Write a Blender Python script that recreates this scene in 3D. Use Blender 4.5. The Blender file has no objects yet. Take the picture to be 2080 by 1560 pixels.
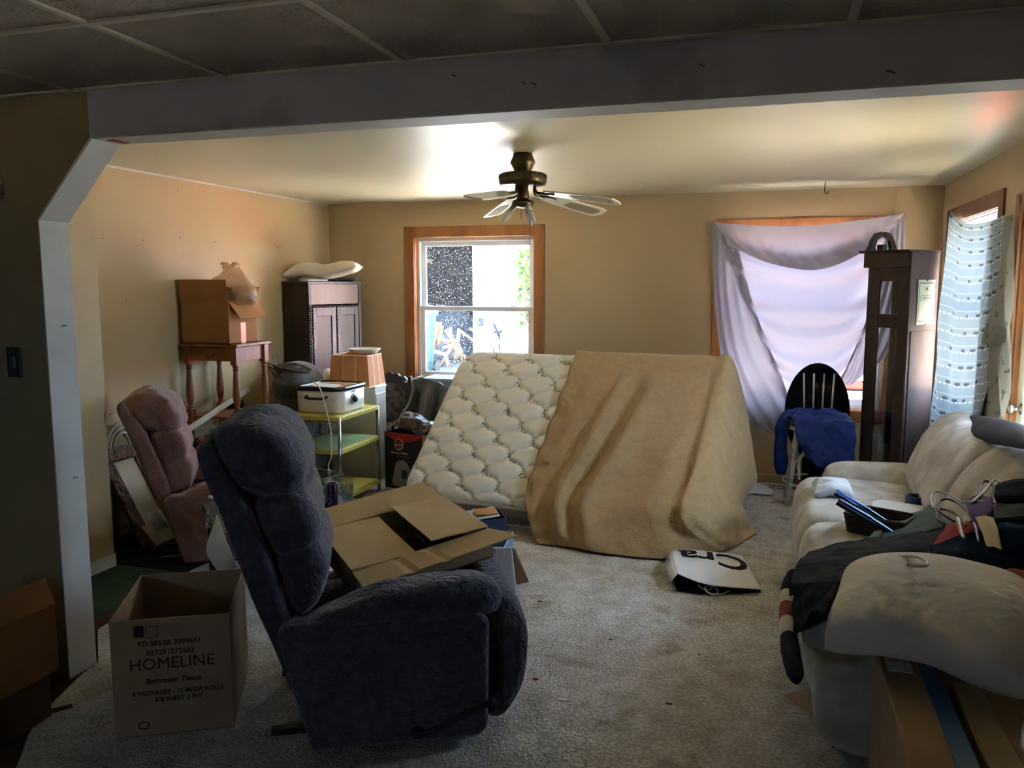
import bpy, math, random
import numpy as np
from mathutils import Vector, Matrix

random.seed(7)
rng = np.random.RandomState(7)
SC = bpy.context.scene
COL = SC.collection
R = math.radians

# ------------------------------------------------------------------ camera
YAW, PITCH, FPX, CH = .301, .121, 1671.25, 1.68
cd = bpy.data.cameras.new('camera'); cam = bpy.data.objects.new('camera', cd); COL.objects.link(cam)
cam.location = (0, 0, CH); cam.rotation_euler = (math.pi / 2 - PITCH, 0, YAW)
cd.sensor_width = 36; cd.lens = 36 * FPX / 2080; cd.clip_start = .05
SC.camera = cam

# ------------------------------------------------------------------ sky, sun, exposure
WORLD_STRENGTH = 20.0
wd = bpy.data.worlds.new('sky'); SC.world = wd; wd.use_nodes = True
nt = wd.node_tree; nt.nodes.clear()
wo = nt.nodes.new('ShaderNodeOutputWorld'); bg = nt.nodes.new('ShaderNodeBackground')
bg.inputs[0].default_value = (.54, .74, 1.0, 1); bg.inputs[1].default_value = WORLD_STRENGTH
nt.links.new(bg.outputs[0], wo.inputs[0])
sl = bpy.data.lights.new('sun', 'SUN'); sun = bpy.data.objects.new('sun', sl); COL.objects.link(sun)
sl.energy = 340; sl.color = (1, .95, .87); sl.angle = R(.6)
sun.location = (-3, -6, 12)
sun.rotation_euler = Vector((-.35, -.5, 1.2)).to_track_quat('Z', 'Y').to_euler()
SC.view_settings.view_transform = 'Standard'; SC.view_settings.look = 'None'
SC.view_settings.exposure = 0.48; SC.view_settings.gamma = 1; SC.view_settings.use_curve_mapping = False
SC.cycles.use_denoising = True
SC.cycles.use_light_tree = False; SC.cycles.adaptive_threshold = .08; SC.cycles.max_bounces = 8; SC.cycles.diffuse_bounces = 4; SC.cycles.transparent_max_bounces = 10
SC.cycles.sample_clamp_indirect = 20; SC.cycles.caustics_reflective = False; SC.cycles.caustics_refractive = False


def portal(name, loc, sx, sy, direction):
    l = bpy.data.lights.new(name, 'AREA'); l.shape = 'RECTANGLE'; l.size = sx; l.size_y = sy
    l.cycles.is_portal = True
    o = bpy.data.objects.new(name, l); COL.objects.link(o); o.location = loc
    o.rotation_euler = (-Vector(direction)).to_track_quat('Z', 'Y').to_euler()
    return o


# ------------------------------------------------------------------ pixel helpers (photo taken as 2080 x 1560)
_F = np.array([-math.sin(YAW) * math.cos(PITCH), math.cos(YAW) * math.cos(PITCH), -math.sin(PITCH)])
_R = np.array([math.cos(YAW), math.sin(YAW), 0.]); _U = np.cross(_R, _F); _C = np.array([0, 0, CH])


def at(x, y, X=None, Y=None, Z=None):
    d = _F + _R * (x - 1040) / FPX + _U * (780 - y) / FPX
    if Z is not None: t = (Z - CH) / d[2]
    elif Y is not None: t = Y / d[1]
    else: t = X / d[0]
    return _C + d * t


# ------------------------------------------------------------------ materials
def lin(c):
    if isinstance(c, str):
        c = [int(c[i:i + 2], 16) / 255 for i in (1, 3, 5)]
        c = [x / 12.92 if x <= .04045 else ((x + .055) / 1.055) ** 2.4 for x in c]
    return (c[0], c[1], c[2], 1)


MATS = {}


def M(name, col, rough=.7, col2=None, vs=8, vd=4, vlo=.35, vhi=.65, bs=0, bstr=.2, bdist=.01, metal=0, spec=.5,
      stretch=None, emis=0, trans=0, alpha=None, sheen=0, kind='noise', coat=0):
    """principled material; colour varies by noise between col and col2, bump by a second noise"""
    m = bpy.data.materials.new(name); m.use_nodes = True; MATS[name] = m
    t = m.node_tree; N = t.nodes; L = t.links; b = N['Principled BSDF']; out = N['Material Output']
    b.inputs['Roughness'].default_value = rough; b.inputs['Metallic'].default_value = metal
    b.inputs['Specular IOR Level'].default_value = spec
    b.inputs['Base Color'].default_value = lin(col)
    if sheen: b.inputs['Sheen Weight'].default_value = sheen
    if coat: b.inputs['Coat Weight'].default_value = coat; b.inputs['Coat Roughness'].default_value = .15
    tc = N.new('ShaderNodeTexCoord'); src = tc.outputs['Object']
    if stretch:
        mp = N.new('ShaderNodeMapping'); mp.inputs['Scale'].default_value = stretch; L.new(src, mp.inputs[0]); src = mp.outputs[0]
    csock = None
    if col2 is not None:
        if kind == 'wave':
            n = N.new('ShaderNodeTexWave'); n.inputs['Scale'].default_value = vs; n.inputs['Distortion'].default_value = 3
            n.inputs['Detail'].default_value = 3; L.new(src, n.inputs['Vector'])
        else:
            n = N.new('ShaderNodeTexNoise'); n.inputs['Scale'].default_value = vs; n.inputs['Detail'].default_value = vd; L.new(src, n.inputs['Vector'])
        r = N.new('ShaderNodeValToRGB'); r.color_ramp.elements[0].position = vlo; r.color_ramp.elements[1].position = vhi
        r.color_ramp.elements[0].color = lin(col); r.color_ramp.elements[1].color = lin(col2)
        L.new(n.outputs[0], r.inputs[0]); L.new(r.outputs[0], b.inputs['Base Color']); csock = r.outputs[0]
    if bs:
        n2 = N.new('ShaderNodeTexNoise'); n2.inputs['Scale'].default_value = bs; n2.inputs['Detail'].default_value = 3; L.new(src, n2.inputs['Vector'])
        bp = N.new('ShaderNodeBump'); bp.inputs['Strength'].default_value = bstr; bp.inputs['Distance'].default_value = bdist
        L.new(n2.outputs[0], bp.inputs['Height']); L.new(bp.outputs[0], b.inputs['Normal'])
    if emis:
        b.inputs['Emission Color'].default_value = lin(col); b.inputs['Emission Strength'].default_value = emis
    if trans:
        tr = N.new('ShaderNodeBsdfTranslucent'); tr.inputs[0].default_value = lin(col)
        if csock: L.new(csock, tr.inputs[0])
        mx = N.new('ShaderNodeMixShader'); mx.inputs[0].default_value = trans
        L.new(b.outputs[0], mx.inputs[1]); L.new(tr.outputs[0], mx.inputs[2]); L.new(mx.outputs[0], out.inputs[0])
        last = mx
    else:
        last = b
    if alpha is not None:
        ta = N.new('ShaderNodeBsdfTransparent'); mx = N.new('ShaderNodeMixShader'); mx.inputs[0].default_value = alpha
        L.new(ta.outputs[0], mx.inputs[1]); L.new(last.outputs[0], mx.inputs[2]); L.new(mx.outputs[0], out.inputs[0])
    return m


def glass(name, tint='#ffffff', gloss=.08, dust=0., dscale=160):
    m = bpy.data.materials.new(name); m.use_nodes = True; MATS[name] = m
    t = m.node_tree; N = t.nodes; L = t.links; N.remove(N['Principled BSDF']); out = N['Material Output']
    ta = N.new('ShaderNodeBsdfTransparent'); ta.inputs[0].default_value = lin(tint)
    gl = N.new('ShaderNodeBsdfGlossy'); gl.inputs['Roughness'].default_value = .03
    lw = N.new('ShaderNodeLayerWeight'); lw.inputs[0].default_value = .25
    ma = N.new('ShaderNodeMath'); ma.operation = 'MULTIPLY_ADD'; ma.inputs[1].default_value = .5; ma.inputs[2].default_value = gloss
    L.new(lw.outputs['Fresnel'], ma.inputs[0])
    mx = N.new('ShaderNodeMixShader'); L.new(ma.outputs[0], mx.inputs[0]); L.new(ta.outputs[0], mx.inputs[1]); L.new(gl.outputs[0], mx.inputs[2])
    last = mx
    if dust:
        tc = N.new('ShaderNodeTexCoord'); n = N.new('ShaderNodeTexNoise'); n.inputs['Scale'].default_value = dscale; n.inputs['Detail'].default_value = 2
        L.new(tc.outputs['Object'], n.inputs['Vector'])
        r = N.new('ShaderNodeValToRGB'); r.color_ramp.elements[0].position = .63; r.color_ramp.elements[1].position = .67
        r.color_ramp.elements[0].color = (.0008, .0008, .0008, 1); r.color_ramp.elements[1].color = (dust, dust, dust, 1)
        L.new(n.outputs[0], r.inputs[0])
        tl = N.new('ShaderNodeBsdfTranslucent'); tl.inputs[0].default_value = (.8, .8, .8, 1)
        m2 = N.new('ShaderNodeMixShader'); L.new(r.outputs[0], m2.inputs[0]); L.new(mx.outputs[0], m2.inputs[1]); L.new(tl.outputs[0], m2.inputs[2]); last = m2
    L.new(last.outputs[0], out.inputs[0])
    return m


# ------------------------------------------------------------------ object helpers
def tag(o, label=None, cat=None, group=None, kind=None):
    if label: o['label'] = label
    if cat: o['category'] = cat
    if group: o['group'] = group
    if kind: o['kind'] = kind
    return o


def thing(name, label, cat, loc=(0, 0, 0), rz=0, group=None, rot=None):
    o = bpy.data.objects.new(name, None); COL.objects.link(o); o.empty_display_size = .05
    o.location = [float(v) for v in loc]; o.rotation_euler = rot if rot else (0, 0, rz)
    return tag(o, label, cat, group)


class MB:
    """collects verts / faces of one mesh"""
    def __init__(s): s.v = []; s.f = []

    def add(s, v, f):
        n = len(s.v); s.v += [tuple(float(c) for c in p) for p in v]; s.f += [tuple(i + n for i in q) for q in f]; return s

    def box(s, x0, x1, y0, y1, z0, z1, T=None):
        v = [(x, y, z) for z in (z0, z1) for y in (y0, y1) for x in (x0, x1)]
        if T is not None: v = [tuple(T @ Vector(p)) for p in v]
        return s.add(v, [(0, 2, 3, 1), (4, 5, 7, 6), (0, 1, 5, 4), (2, 6, 7, 3), (0, 4, 6, 2), (1, 3, 7, 5)])

    def hexa(s, b, t):
        """b, t: four bottom and four top corners, counter-clockwise"""
        return s.add(list(b) + list(t), [(3, 2, 1, 0), (4, 5, 6, 7), (0, 1, 5, 4), (1, 2, 6, 5), (2, 3, 7, 6), (3, 0, 4, 7)])

    def bar(s, a, b, w, h=None, up=(0, 0, 1)):
        a = np.array(a, float); b = np.array(b, float); h = h or w; d = b - a; d /= np.linalg.norm(d)
        u = np.array(up, float)
        if abs(d @ u) > .95: u = np.array([1., 0, 0])
        sd = np.cross(d, u); sd /= np.linalg.norm(sd); u = np.cross(sd, d)
        q = [sd * w / 2 * i + u * h / 2 * j for i, j in ((-1, -1), (1, -1), (1, 1), (-1, 1))]
        return s.hexa([a + k for k in q], [b + k for k in q])

    def tube(s, path, r, n=8, caps=True, closed=False):
        P = np.array(path, float); m = len(P)
        rr = np.full(m, r, float) if np.isscalar(r) else np.array(r, float)
        T = np.gradient(P, axis=0) if not closed else (np.roll(P, -1, 0) - np.roll(P, 1, 0))
        T /= np.linalg.norm(T, axis=1)[:, None] + 1e-9
        u = np.array([0, 0, 1.]) if abs(T[0][2]) < .9 else np.array([1., 0, 0])
        V = []
        for i in range(m):
            sd = np.cross(T[i], u); sd /= np.linalg.norm(sd) + 1e-9; u = np.cross(sd, T[i])
            for k in range(n):
                a = 2 * math.pi * k / n; V.append(P[i] + rr[i] * (math.cos(a) * sd + math.sin(a) * u))
        Fc = [(i * n + k, i * n + (k + 1) % n, (i + 1) * n + (k + 1) % n, (i + 1) * n + k) for i in range(m - 1) for k in range(n)]
        if closed: Fc += [((m - 1) * n + k, (m - 1) * n + (k + 1) % n, (k + 1) % n, k) for k in range(n)]
        elif caps: Fc += [tuple(range(n - 1, -1, -1)), tuple((m - 1) * n + k for k in range(n))]
        return s.add(V, Fc)

    def lathe(s, prof, n=20, c=(0, 0, 0), T=None):
        V = []
        for r, z in prof:
            for k in range(n):
                a = 2 * math.pi * k / n; V.append((c[0] + r * math.cos(a), c[1] + r * math.sin(a), c[2] + z))
        if T is not None: V = [tuple(T @ Vector(p)) for p in V]
        m = len(prof)
        Fc = [(i * n + k, i * n + (k + 1) % n, (i + 1) * n + (k + 1) % n, (i + 1) * n + k) for i in range(m - 1) for k in range(n)]
        if prof[0][0] > 1e-6: Fc.append(tuple(range(n - 1, -1, -1)))
        if prof[-1][0] > 1e-6: Fc.append(tuple((m - 1) * n + k for k in range(n)))
        return s.add(V, Fc)

    def prism(s, poly, o, xd, yd, depth):
        """polygon (list of 2d) in the plane o + a*xd + b*yd, extruded by vector depth"""
        o, xd, yd, depth = [np.array(k, float) for k in (o, xd, yd, depth)]
        a = [o + p[0] * xd + p[1] * yd for p in poly]; b = [p + depth for p in a]; n = len(a)
        return s.add(a + b, [tuple(range(n - 1, -1, -1)), tuple(range(n, 2 * n))] + [(i, (i + 1) % n, n + (i + 1) % n, n + i) for i in range(n)])

    def grid(s, G):
        G = np.asarray(G); a, b = G.shape[:2]
        return s.add(G.reshape(-1, 3), [(i * b + j, i * b + j + 1, (i + 1) * b + j + 1, (i + 1) * b + j) for i in range(a - 1) for j in range(b - 1)])

    def build(s, name, mat, parent=None, smooth=False, bevel=0, world=False, origin=None, solid=0, seg=2, sub=0, fix=True):
        v = s.v
        if world and parent is not None:
            inv = root_matrix(parent).inverted(); v = [tuple(inv @ Vector(p)) for p in v]
        if origin is not None: v = [tuple(np.array(p) - np.array(origin)) for p in v]
        me = bpy.data.meshes.new(name); me.from_pydata(v, [], s.f); me.update()
        if fix:
            import bmesh
            bm = bmesh.new(); bm.from_mesh(me); bmesh.ops.recalc_face_normals(bm, faces=bm.faces); bm.to_mesh(me); bm.free()
        o = bpy.data.objects.new(name, me); COL.objects.link(o)
        if origin is not None: o.location = [float(k) for k in origin]
        if parent is not None: o.parent = parent
        me.materials.append(MATS[mat] if isinstance(mat, str) else mat)
        if smooth: me.polygons.foreach_set('use_smooth', [True] * len(me.polygons))
        if solid:
            md = o.modifiers.new('thick', 'SOLIDIFY'); md.thickness = solid; md.offset = 0
        if bevel:
            md = o.modifiers.new('bevel', 'BEVEL'); md.width = bevel; md.segments = seg; md.limit_method = 'ANGLE'; md.angle_limit = R(40)
            if smooth is False and seg > 2: me.polygons.foreach_set('use_smooth', [True] * len(me.polygons))
        if sub:
            md = o.modifiers.new('sub', 'SUBSURF'); md.levels = sub; md.render_levels = sub
        return o


def root_matrix(o):
    m = Matrix.LocRotScale(o.location, o.rotation_euler, o.scale)
    return root_matrix(o.parent) @ m if o.parent else m


def cr(P, n, closed=False):
    """catmull-rom through points P (m,k) -> n samples"""
    P = np.array(P, float); m = len(P)
    if closed:
        t = np.arange(n) / n * m; i = np.floor(t).astype(int); f = (t - i)[:, None]
        a, b, c, d = P[(i - 1) % m], P[i % m], P[(i + 1) % m], P[(i + 2) % m]
    else:
        t = np.linspace(0, m - 1, n); i = np.minimum(np.floor(t).astype(int), m - 2); f = (t - i)[:, None]
        Q = np.vstack([2 * P[:1] - P[1:2], P, 2 * P[-1:] - P[-2:-1]])
        a, b, c, d = Q[i], Q[i + 1], Q[i + 2], Q[i + 3]
    return .5 * (2 * b + (c - a) * f + (2 * a - 5 * b + 4 * c - d) * f ** 2 + (3 * b - a - 3 * c + d) * f ** 3)


def net(P, nu, nv):
    """bicubic surface through a net of points (rows, cols, 3) -> (nu, nv, 3)"""
    P = np.array(P, float); r, c, k = P.shape
    A = np.stack([cr(P[i], nv) for i in range(r)])            # r, nv, 3
    return np.stack([cr(A[:, j], nu) for j in range(nv)], axis=1)


def gnorm(G):
    du = np.gradient(G, axis=0); dv = np.gradient(G, axis=1); n = np.cross(du, dv)
    return n / (np.linalg.norm(n, axis=2)[..., None] + 1e-9)


def wob(P, scale, seed=0, n=7):
    """smooth pseudo noise -1..1 of points (...,3)"""
    g = np.random.RandomState(seed); o = 0
    for k in range(n):
        d = g.normal(size=3); d /= np.linalg.norm(d); o = o + np.sin((P @ d) * scale * g.uniform(.6, 1.7) + g.uniform(0, 6.28) + 1.3 * np.sin((P @ d[::-1]) * scale * .7))
    return o / n * 1.6


def puff(prof, half, ny=18, n=44, p=6, wr=0, ws=14, seed=1, flat=0.):
    """soft body: closed profile (x,z) swept along y from -half to half with rounded ends"""
    Pq = cr(prof, n, closed=True); c = Pq.mean(0)
    G = []
    for t in np.sin(np.linspace(-math.pi / 2, math.pi / 2, ny)):
        s = max(1e-3, (1 - min(1, abs(t)) ** p)) ** (1 / p); s = flat + (1 - flat) * s
        q = c + (Pq - c) * s
        G.append(np.column_stack([q[:, 0], np.full(n, half * t), q[:, 1]]))
    G = np.array(G); G = np.concatenate([G, G[:, :1]], axis=1)
    if wr:
        N = gnorm(G); w = wob(G, ws, seed); G = G + N * (w * wr)[..., None]; G[:, -1] = G[:, 0]
    return G


def soft(name, prof, half, mat, parent, loc=(0, 0, 0), **k):
    G = puff(prof, half, **k) + np.array(loc)
    mb = MB(); a, b = G.shape[:2]; V = G[:, :-1].reshape(-1, 3); b -= 1
    F_ = [(i * b + j, i * b + (j + 1) % b, (i + 1) * b + (j + 1) % b, (i + 1) * b + j) for i in range(a - 1) for j in range(b)]
    F_ += [tuple(range(b - 1, -1, -1)), tuple((a - 1) * b + j for j in range(b))]
    mb.add(V, F_)
    return mb.build(name, mat, parent, smooth=True)


def rrect(w, h, r, n=6):
    """rounded rectangle profile centred at 0"""
    o = []
    for cx, cy, a0 in ((w / 2 - r, h / 2 - r, 0), (-w / 2 + r, h / 2 - r, 90), (-w / 2 + r, -h / 2 + r, 180), (w / 2 - r, -h / 2 + r, 270)):
        for k in range(n): a = R(a0 + 90 * k / (n - 1)); o.append((cx + r * math.cos(a), cy + r * math.sin(a)))
    return o


def cloth(name, P, mat, nu=40, nv=40, wr=.008, ws=25, seed=1, thick=.006, parent=None, label=None, cat=None, group=None, wr2=0, ws2=60, floor=None):
    """cloth through a net of world points"""
    G = net(P, nu, nv)
    if wr: G = G + gnorm(G) * (wob(G, ws, seed) * wr)[..., None]
    if wr2: G = G + gnorm(G) * (wob(G, ws2, seed + 5) * wr2)[..., None]
    if floor is not None: G[..., 2] = np.maximum(G[..., 2], floor)
    if parent is not None:
        return MB().grid(G).build(name, mat, parent, smooth=True, world=True, solid=thick, fix=False)
    c = G.reshape(-1, 3); o = (c[:, 0].mean(), c[:, 1].mean(), c[:, 2].min())
    ob = MB().grid(G).build(name, mat, None, smooth=True, origin=o, solid=thick, fix=False)
    return tag(ob, label, cat, group)


def pxnet(rows):
    """rows of (px, py, z) -> world net"""
    return [[at(x, y, Z=z) for x, y, z in r] for r in rows]


def text(s, o, xd, yd, size, mat, parent, name='lettering', align='CENTER', ext=.0004, sx=1., shear=0., bold=0.):
    cu = bpy.data.curves.new('t', 'FONT'); cu.body = s; cu.size = size; cu.align_x = align; cu.extrude = ext; cu.resolution_u = 3; cu.shear = shear; cu.offset = bold * size
    ob = bpy.data.objects.new('t', cu); me = bpy.data.meshes.new_from_object(ob)
    bpy.data.objects.remove(ob); bpy.data.curves.remove(cu)
    xd = Vector(xd).normalized(); yd = Vector(yd).normalized(); zd = xd.cross(yd)
    m = Matrix(((xd.x, yd.x, zd.x, o[0]), (xd.y, yd.y, zd.y, o[1]), (xd.z, yd.z, zd.z, o[2]), (0, 0, 0, 1))) @ Matrix.Scale(sx, 4, (1, 0, 0))
    me.transform(m); me.name = name
    q = bpy.data.objects.new(name, me); COL.objects.link(q); q.parent = parent
    me.materials.clear(); me.materials.append(MATS[mat]); return q


def struct(o): o['kind'] = 'structure'; return o

# ------------------------------------------------------------------ material library
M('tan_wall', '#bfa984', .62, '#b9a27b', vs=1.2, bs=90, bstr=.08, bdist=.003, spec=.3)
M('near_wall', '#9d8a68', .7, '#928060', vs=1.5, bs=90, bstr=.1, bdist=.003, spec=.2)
M('gloss_ceiling', '#d9cfb2', .36, '#d3c8a8', vs=.8, bs=2.2, bstr=.22, bdist=.03, spec=.38)
M('acoustic', '#c4b9b0', .9, '#b2a69c', vs=3, bs=70, bstr=.9, bdist=.012, spec=.1)
M('tgrid', '#ddd2c2', .6)
M('beam_paint', '#c0bcc8', .6, '#a5a1ac', vs=2.2, vd=6, vlo=.55, vhi=.62, bs=40, bstr=.1, bdist=.003)
M('jamb_paint', '#d8d8d4', .5, '#c9c8c2', vs=4, bs=30, bstr=.08, bdist=.003)
M('carpet', '#d3cdc6', .95, bs=90, bstr=.8, bdist=.014, spec=.05)
M('brown_carpet', '#5d4330', .95, '#493424', vs=5, vd=8, bs=180, bstr=.9, bdist=.012, spec=.05)
M('green_carpet', '#4d5a48', .95, '#3d4939', vs=6, vd=6, bs=200, bstr=.8, bdist=.01, spec=.05)
M('dark_green', '#2c3530', .95, '#242a2a', vs=9, vd=6, bs=150, bstr=.8, bdist=.01, spec=.05)
M('red_brown', '#6a4030', .9, '#55301f', vs=9, bs=150, bstr=.7, bdist=.01, spec=.05)
M('oak_trim', '#a06a3a', .45, '#86532b', vs=9, vd=5, stretch=(1, 1, .12), bs=40, bstr=.06, bdist=.003)
M('dark_trim', '#7a4a2b', .5, '#65391d', vs=9, vd=5, stretch=(1, 1, .12))
M('vinyl', '#e9eaea', .4)
M('baseboard', '#cfc7b5', .5)
glass('window_glass', gloss=.04, dust=.22, dscale=95)
glass('window_glass_clean', gloss=.04, dust=.03, dscale=120)
glass('clear_plastic', '#eef6f2', gloss=.14)
glass('case_glass', '#cfd2d2', gloss=.12)
M('switch_plate', '#3a3530', .4); M('switch_metal', '#777777', .4, metal=.6)
M('door_paint', '#d9d6bd', .5); M('brass', '#8c7448', .35, metal=.9); M('knob_metal', '#6b6257', .3, metal=.9)
# fabrics
M('navy_velour', '#585562', .85, '#484550', vs=30, vd=5, bs=42, bstr=.9, bdist=.016, spec=.12, sheen=.3)
M('mauve_velour', '#90685f', .85, '#7f5a53', vs=14, vd=5, bs=60, bstr=.5, bdist=.01, spec=.12, sheen=.3)
M('grey_velour', '#6f6a63', .85, '#605b55', vs=14, vd=5, bs=50, bstr=.6, bdist=.012, spec=.12, sheen=.3)
M('sofa_suede', '#d0c9c0', .9, '#aba399', vs=7, vd=7, vlo=.38, vhi=.62, bs=45, bstr=.3, bdist=.006, spec=.1, sheen=.25)
M('blanket', '#b59a74', .95, '#ae916a', vs=22, vd=6, bs=110, bstr=.7, bdist=.008, spec=.05, sheen=.2)
M('mattress_side', '#a9a294', .85, '#99917f', vs=12, vd=5, bs=60, bstr=.3, bdist=.005)
M('mattress_piping', '#cfc7b5', .8)
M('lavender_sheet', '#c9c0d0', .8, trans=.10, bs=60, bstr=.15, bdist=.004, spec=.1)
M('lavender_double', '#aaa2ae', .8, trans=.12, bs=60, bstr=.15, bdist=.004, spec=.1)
M('pillow_white', '#e4ddcb', .9, '#d8cfba', vs=5, bs=25, bstr=.25, bdist=.01, spec=.1)
M('pillow_slip', '#eee8de', .9, '#e2dacd', vs=3, bs=7, bstr=.5, bdist=.05, spec=.1)
M('blue_shirt', '#2b3f86', .85, '#24356f', vs=14, bs=60, bstr=.4, bdist=.006, spec=.1)
M('white_cloth', '#d5dae2', .9, bs=30, bstr=.4, bdist=.01)
M('charcoal', '#3b3a38', .9, '#2f2e2d', vs=12, bs=60, bstr=.4, bdist=.006, spec=.08)
M('black_cloth', '#1c1c1f', .9, '#151517', vs=12, bs=60, bstr=.4, bdist=.006, spec=.08)
M('navy_cloth', '#1d2638', .9, '#171e2e', vs=12, bs=60, bstr=.4, bdist=.006, spec=.08)
M('navy_teal', '#24384f', .9, '#1c2c42', vs=12, bs=60, bstr=.4, bdist=.006, spec=.08)
M('red_cloth', '#8d1b24', .85, bs=60, bstr=.4, bdist=.006)
M('white_band', '#b9b4ac', .85); M('red_band', '#7c2a26', .85)
M('purple_cloth', '#5a3d7a', .85); M('cream_cloth', '#cbbf9c', .85, bs=50, bstr=.3, bdist=.006)
M('greengrey', '#5d665e', .88, '#4f5850', vs=9, bs=50, bstr=.3, bdist=.006, spec=.1)
M('olive_cloth', '#45473c', .9, bs=50, bstr=.3, bdist=.006); M('pink_cloth', '#a9646a', .88, bs=50, bstr=.3, bdist=.006)
M('teal_cloth', '#8fa9ab', .85, bs=50, bstr=.3, bdist=.006)
M('suede_green', '#7f8078', .9, '#6d6f68', vs=9, vd=6, bs=50, bstr=.4, bdist=.01)
M('leather_black', '#191718', .6, spec=.25, bs=60, bstr=.2, bdist=.004)
M('chair_brocade', '#6b6152', .85, '#3c352c', vs=22, vd=6, vlo=.45, vhi=.6, bs=40, bstr=.3, bdist=.005)
M('plum_bag', '#4c3f47', .4, '#2b2428', vs=20, bs=30, bstr=.5, bdist=.01); M('plum_print', '#6a5038', .6, '#332723', vs=60, vlo=.48, vhi=.55)
# card, paper, plastic
M('card_warm', '#a97b50', .85, '#a0734a', vs=6, bs=30, bstr=.08, bdist=.003, spec=.1)
M('card_pale', '#c9b189', .85, '#c0a780', vs=5, bs=30, bstr=.1, bdist=.003, spec=.1)
M('card_grey', '#b09477', .85, '#a4886b', vs=5, bs=30, bstr=.1, bdist=.003, spec=.1)
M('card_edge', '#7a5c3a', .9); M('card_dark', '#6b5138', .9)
M('print_ink', '#2b211c', .8); M('print_outline', '#4d3b30', .8)
M('paper', '#d8d8d6', .8, bs=14, bstr=.1, bdist=.005); M('bag_paper', '#e8e8ea', .55, bs=9, bstr=.12, bdist=.006)
M('black_print', '#1a1718', .6); M('white_print', '#c9c5bf', .6); M('red_print', '#9a1f24', .5); M('bag_inside', '#141416', .9)
M('box_black', '#1f1e20', .45); M('print_grey', '#8f8a85', .6); M('print_blue', '#2b3768', .6); M('cord_white', '#d8d5ca', .6)
M('tape', '#c29a74', .25, spec=.7); M('tape_clear', '#b08a62', .2, spec=.7)
M('yellow_enamel', '#d3c162', .35, '#c8b555', vs=4); M('green_enamel', '#9db98a', .3); M('chrome', '#a8a8a8', .2, metal=1)
M('white_enamel', '#e6e1d6', .25); M('black_plastic', '#181818', .35); M('dark_rim', '#1d1a18', .25)
M('shade_peach', '#d08f5c', .8, trans=.25); M('shade_trim', '#e6c9a2', .7); M('cream_plastic', '#e7dfca', .4)
M('white_paint', '#d6d3c8', .45, '#c9c6ba', vs=5); M('blue_grey', '#7f93ad', .5); M('dark_plastic_blue', '#27324a', .5)
# wood
M('walnut', '#3b251a', .4, '#2c1a12', vs=6, vd=5, stretch=(1, 1, .1), bs=30, bstr=.08, bdist=.003)
M('walnut_panel', '#4a3527', .5, '#3a281d', vs=6, vd=5, stretch=(1, 1, .1))
M('walnut_light', '#7a5330', .4, '#68441f', vs=6, vd=5, stretch=(1, 1, .2))
M('pine', '#985a2e', .4, '#834820', vs=8, vd=5, stretch=(1, 1, .15), bs=30, bstr=.06, bdist=.003)
M('clock_wood', '#3a2118', .42, '#2d1810', vs=7, vd=5, stretch=(1, 1, .1), bs=30, bstr=.06, bdist=.003)
M('clock_back', '#5c4b47', .75, '#523f3b', spec=.2, vs=4, vd=4, stretch=(1, 1, .2))
M('dark_wood', '#2a1c14', .5); M('table_top', '#5d5048', .55, '#54473f', vs=6)
M('green_case', '#6f7d55', .5, '#64724b', vs=5); M('orange_plastic', '#cc7a52', .4); M('pink_plastic', '#a4505c', .5)
M('tin', '#9a9a94', .35, metal=.6); M('gold_frame', '#8a6230', .4, '#5b3a18', vs=30, bs=60, bstr=.4, bdist=.006)
M('brown_frame', '#6a3b20', .45, '#51290f', vs=10, stretch=(1, 1, .2)); M('mat_board', '#d5cfb8', .35, coat=.6)
M('print_sky', '#8d97a5', .3, '#6f7a6d', vs=3.5, vd=7, vlo=.42, vhi=.6, coat=.6); M('ornate_frame', '#8a5a30', .5, '#3f2a18', vs=28, vd=5, bs=35, bstr=1, bdist=.02)
M('bronze', '#4b4029', .35, metal=.75); M('cane', '#8a7a58', .7, '#75653f', vs=90, vlo=.45, vhi=.55); M('blade_white', '#dcd6c2', .35); M('blade_brown', '#57482f', .5)
M('bulb', '#e8e6dc', .15, trans=.4); M('candle_sleeve', '#cfcab8', .5); M('hook_metal', '#5b4a30', .4, metal=.8)
M('wicker', '#4a2c1c', .6, '#2d190e', vs=60, vlo=.45, vhi=.55, bs=60, bstr=.6, bdist=.008); M('steel_blue', '#6f8fd0', .2, metal=.8); M('hanger_brown', '#4a2722', .35); M('hanger_clear', '#b9b6b0', .25); M('hanger_black', '#1f1a1c', .3)
M('hanger_white', '#cfc9b8', .4); M('blue_tape', '#2f5f95', .35, spec=.6); M('blue_plastic', '#2d3d63', .4)
M('spray_white', '#dcdcdc', .35); M('spray_blue', '#2f78b5', .2); M('can_purple', '#43203f', .25, metal=.5); M('can_top', '#b9b9b9', .25, metal=.9)
M('register', '#8b8272', .5); M('slot', '#2a2622', .8); M('certificate', '#cfc9ab', .7); M('cert_ink', '#6d735f', .8)
M('bag_film', '#d6a878', .35, trans=.45, alpha=.62, bs=14, bstr=.8, bdist=.03); M('dark_content', '#3a3e3f', .6)
M('blue_denim', '#34405a', .8); M('card_white', '#c9c9cc', .7); M('red_bit', '#a02a2a', .6); M('leaf_bit', '#4d3f2d', .9); M('white_bit', '#d9d9d5', .8)
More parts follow.
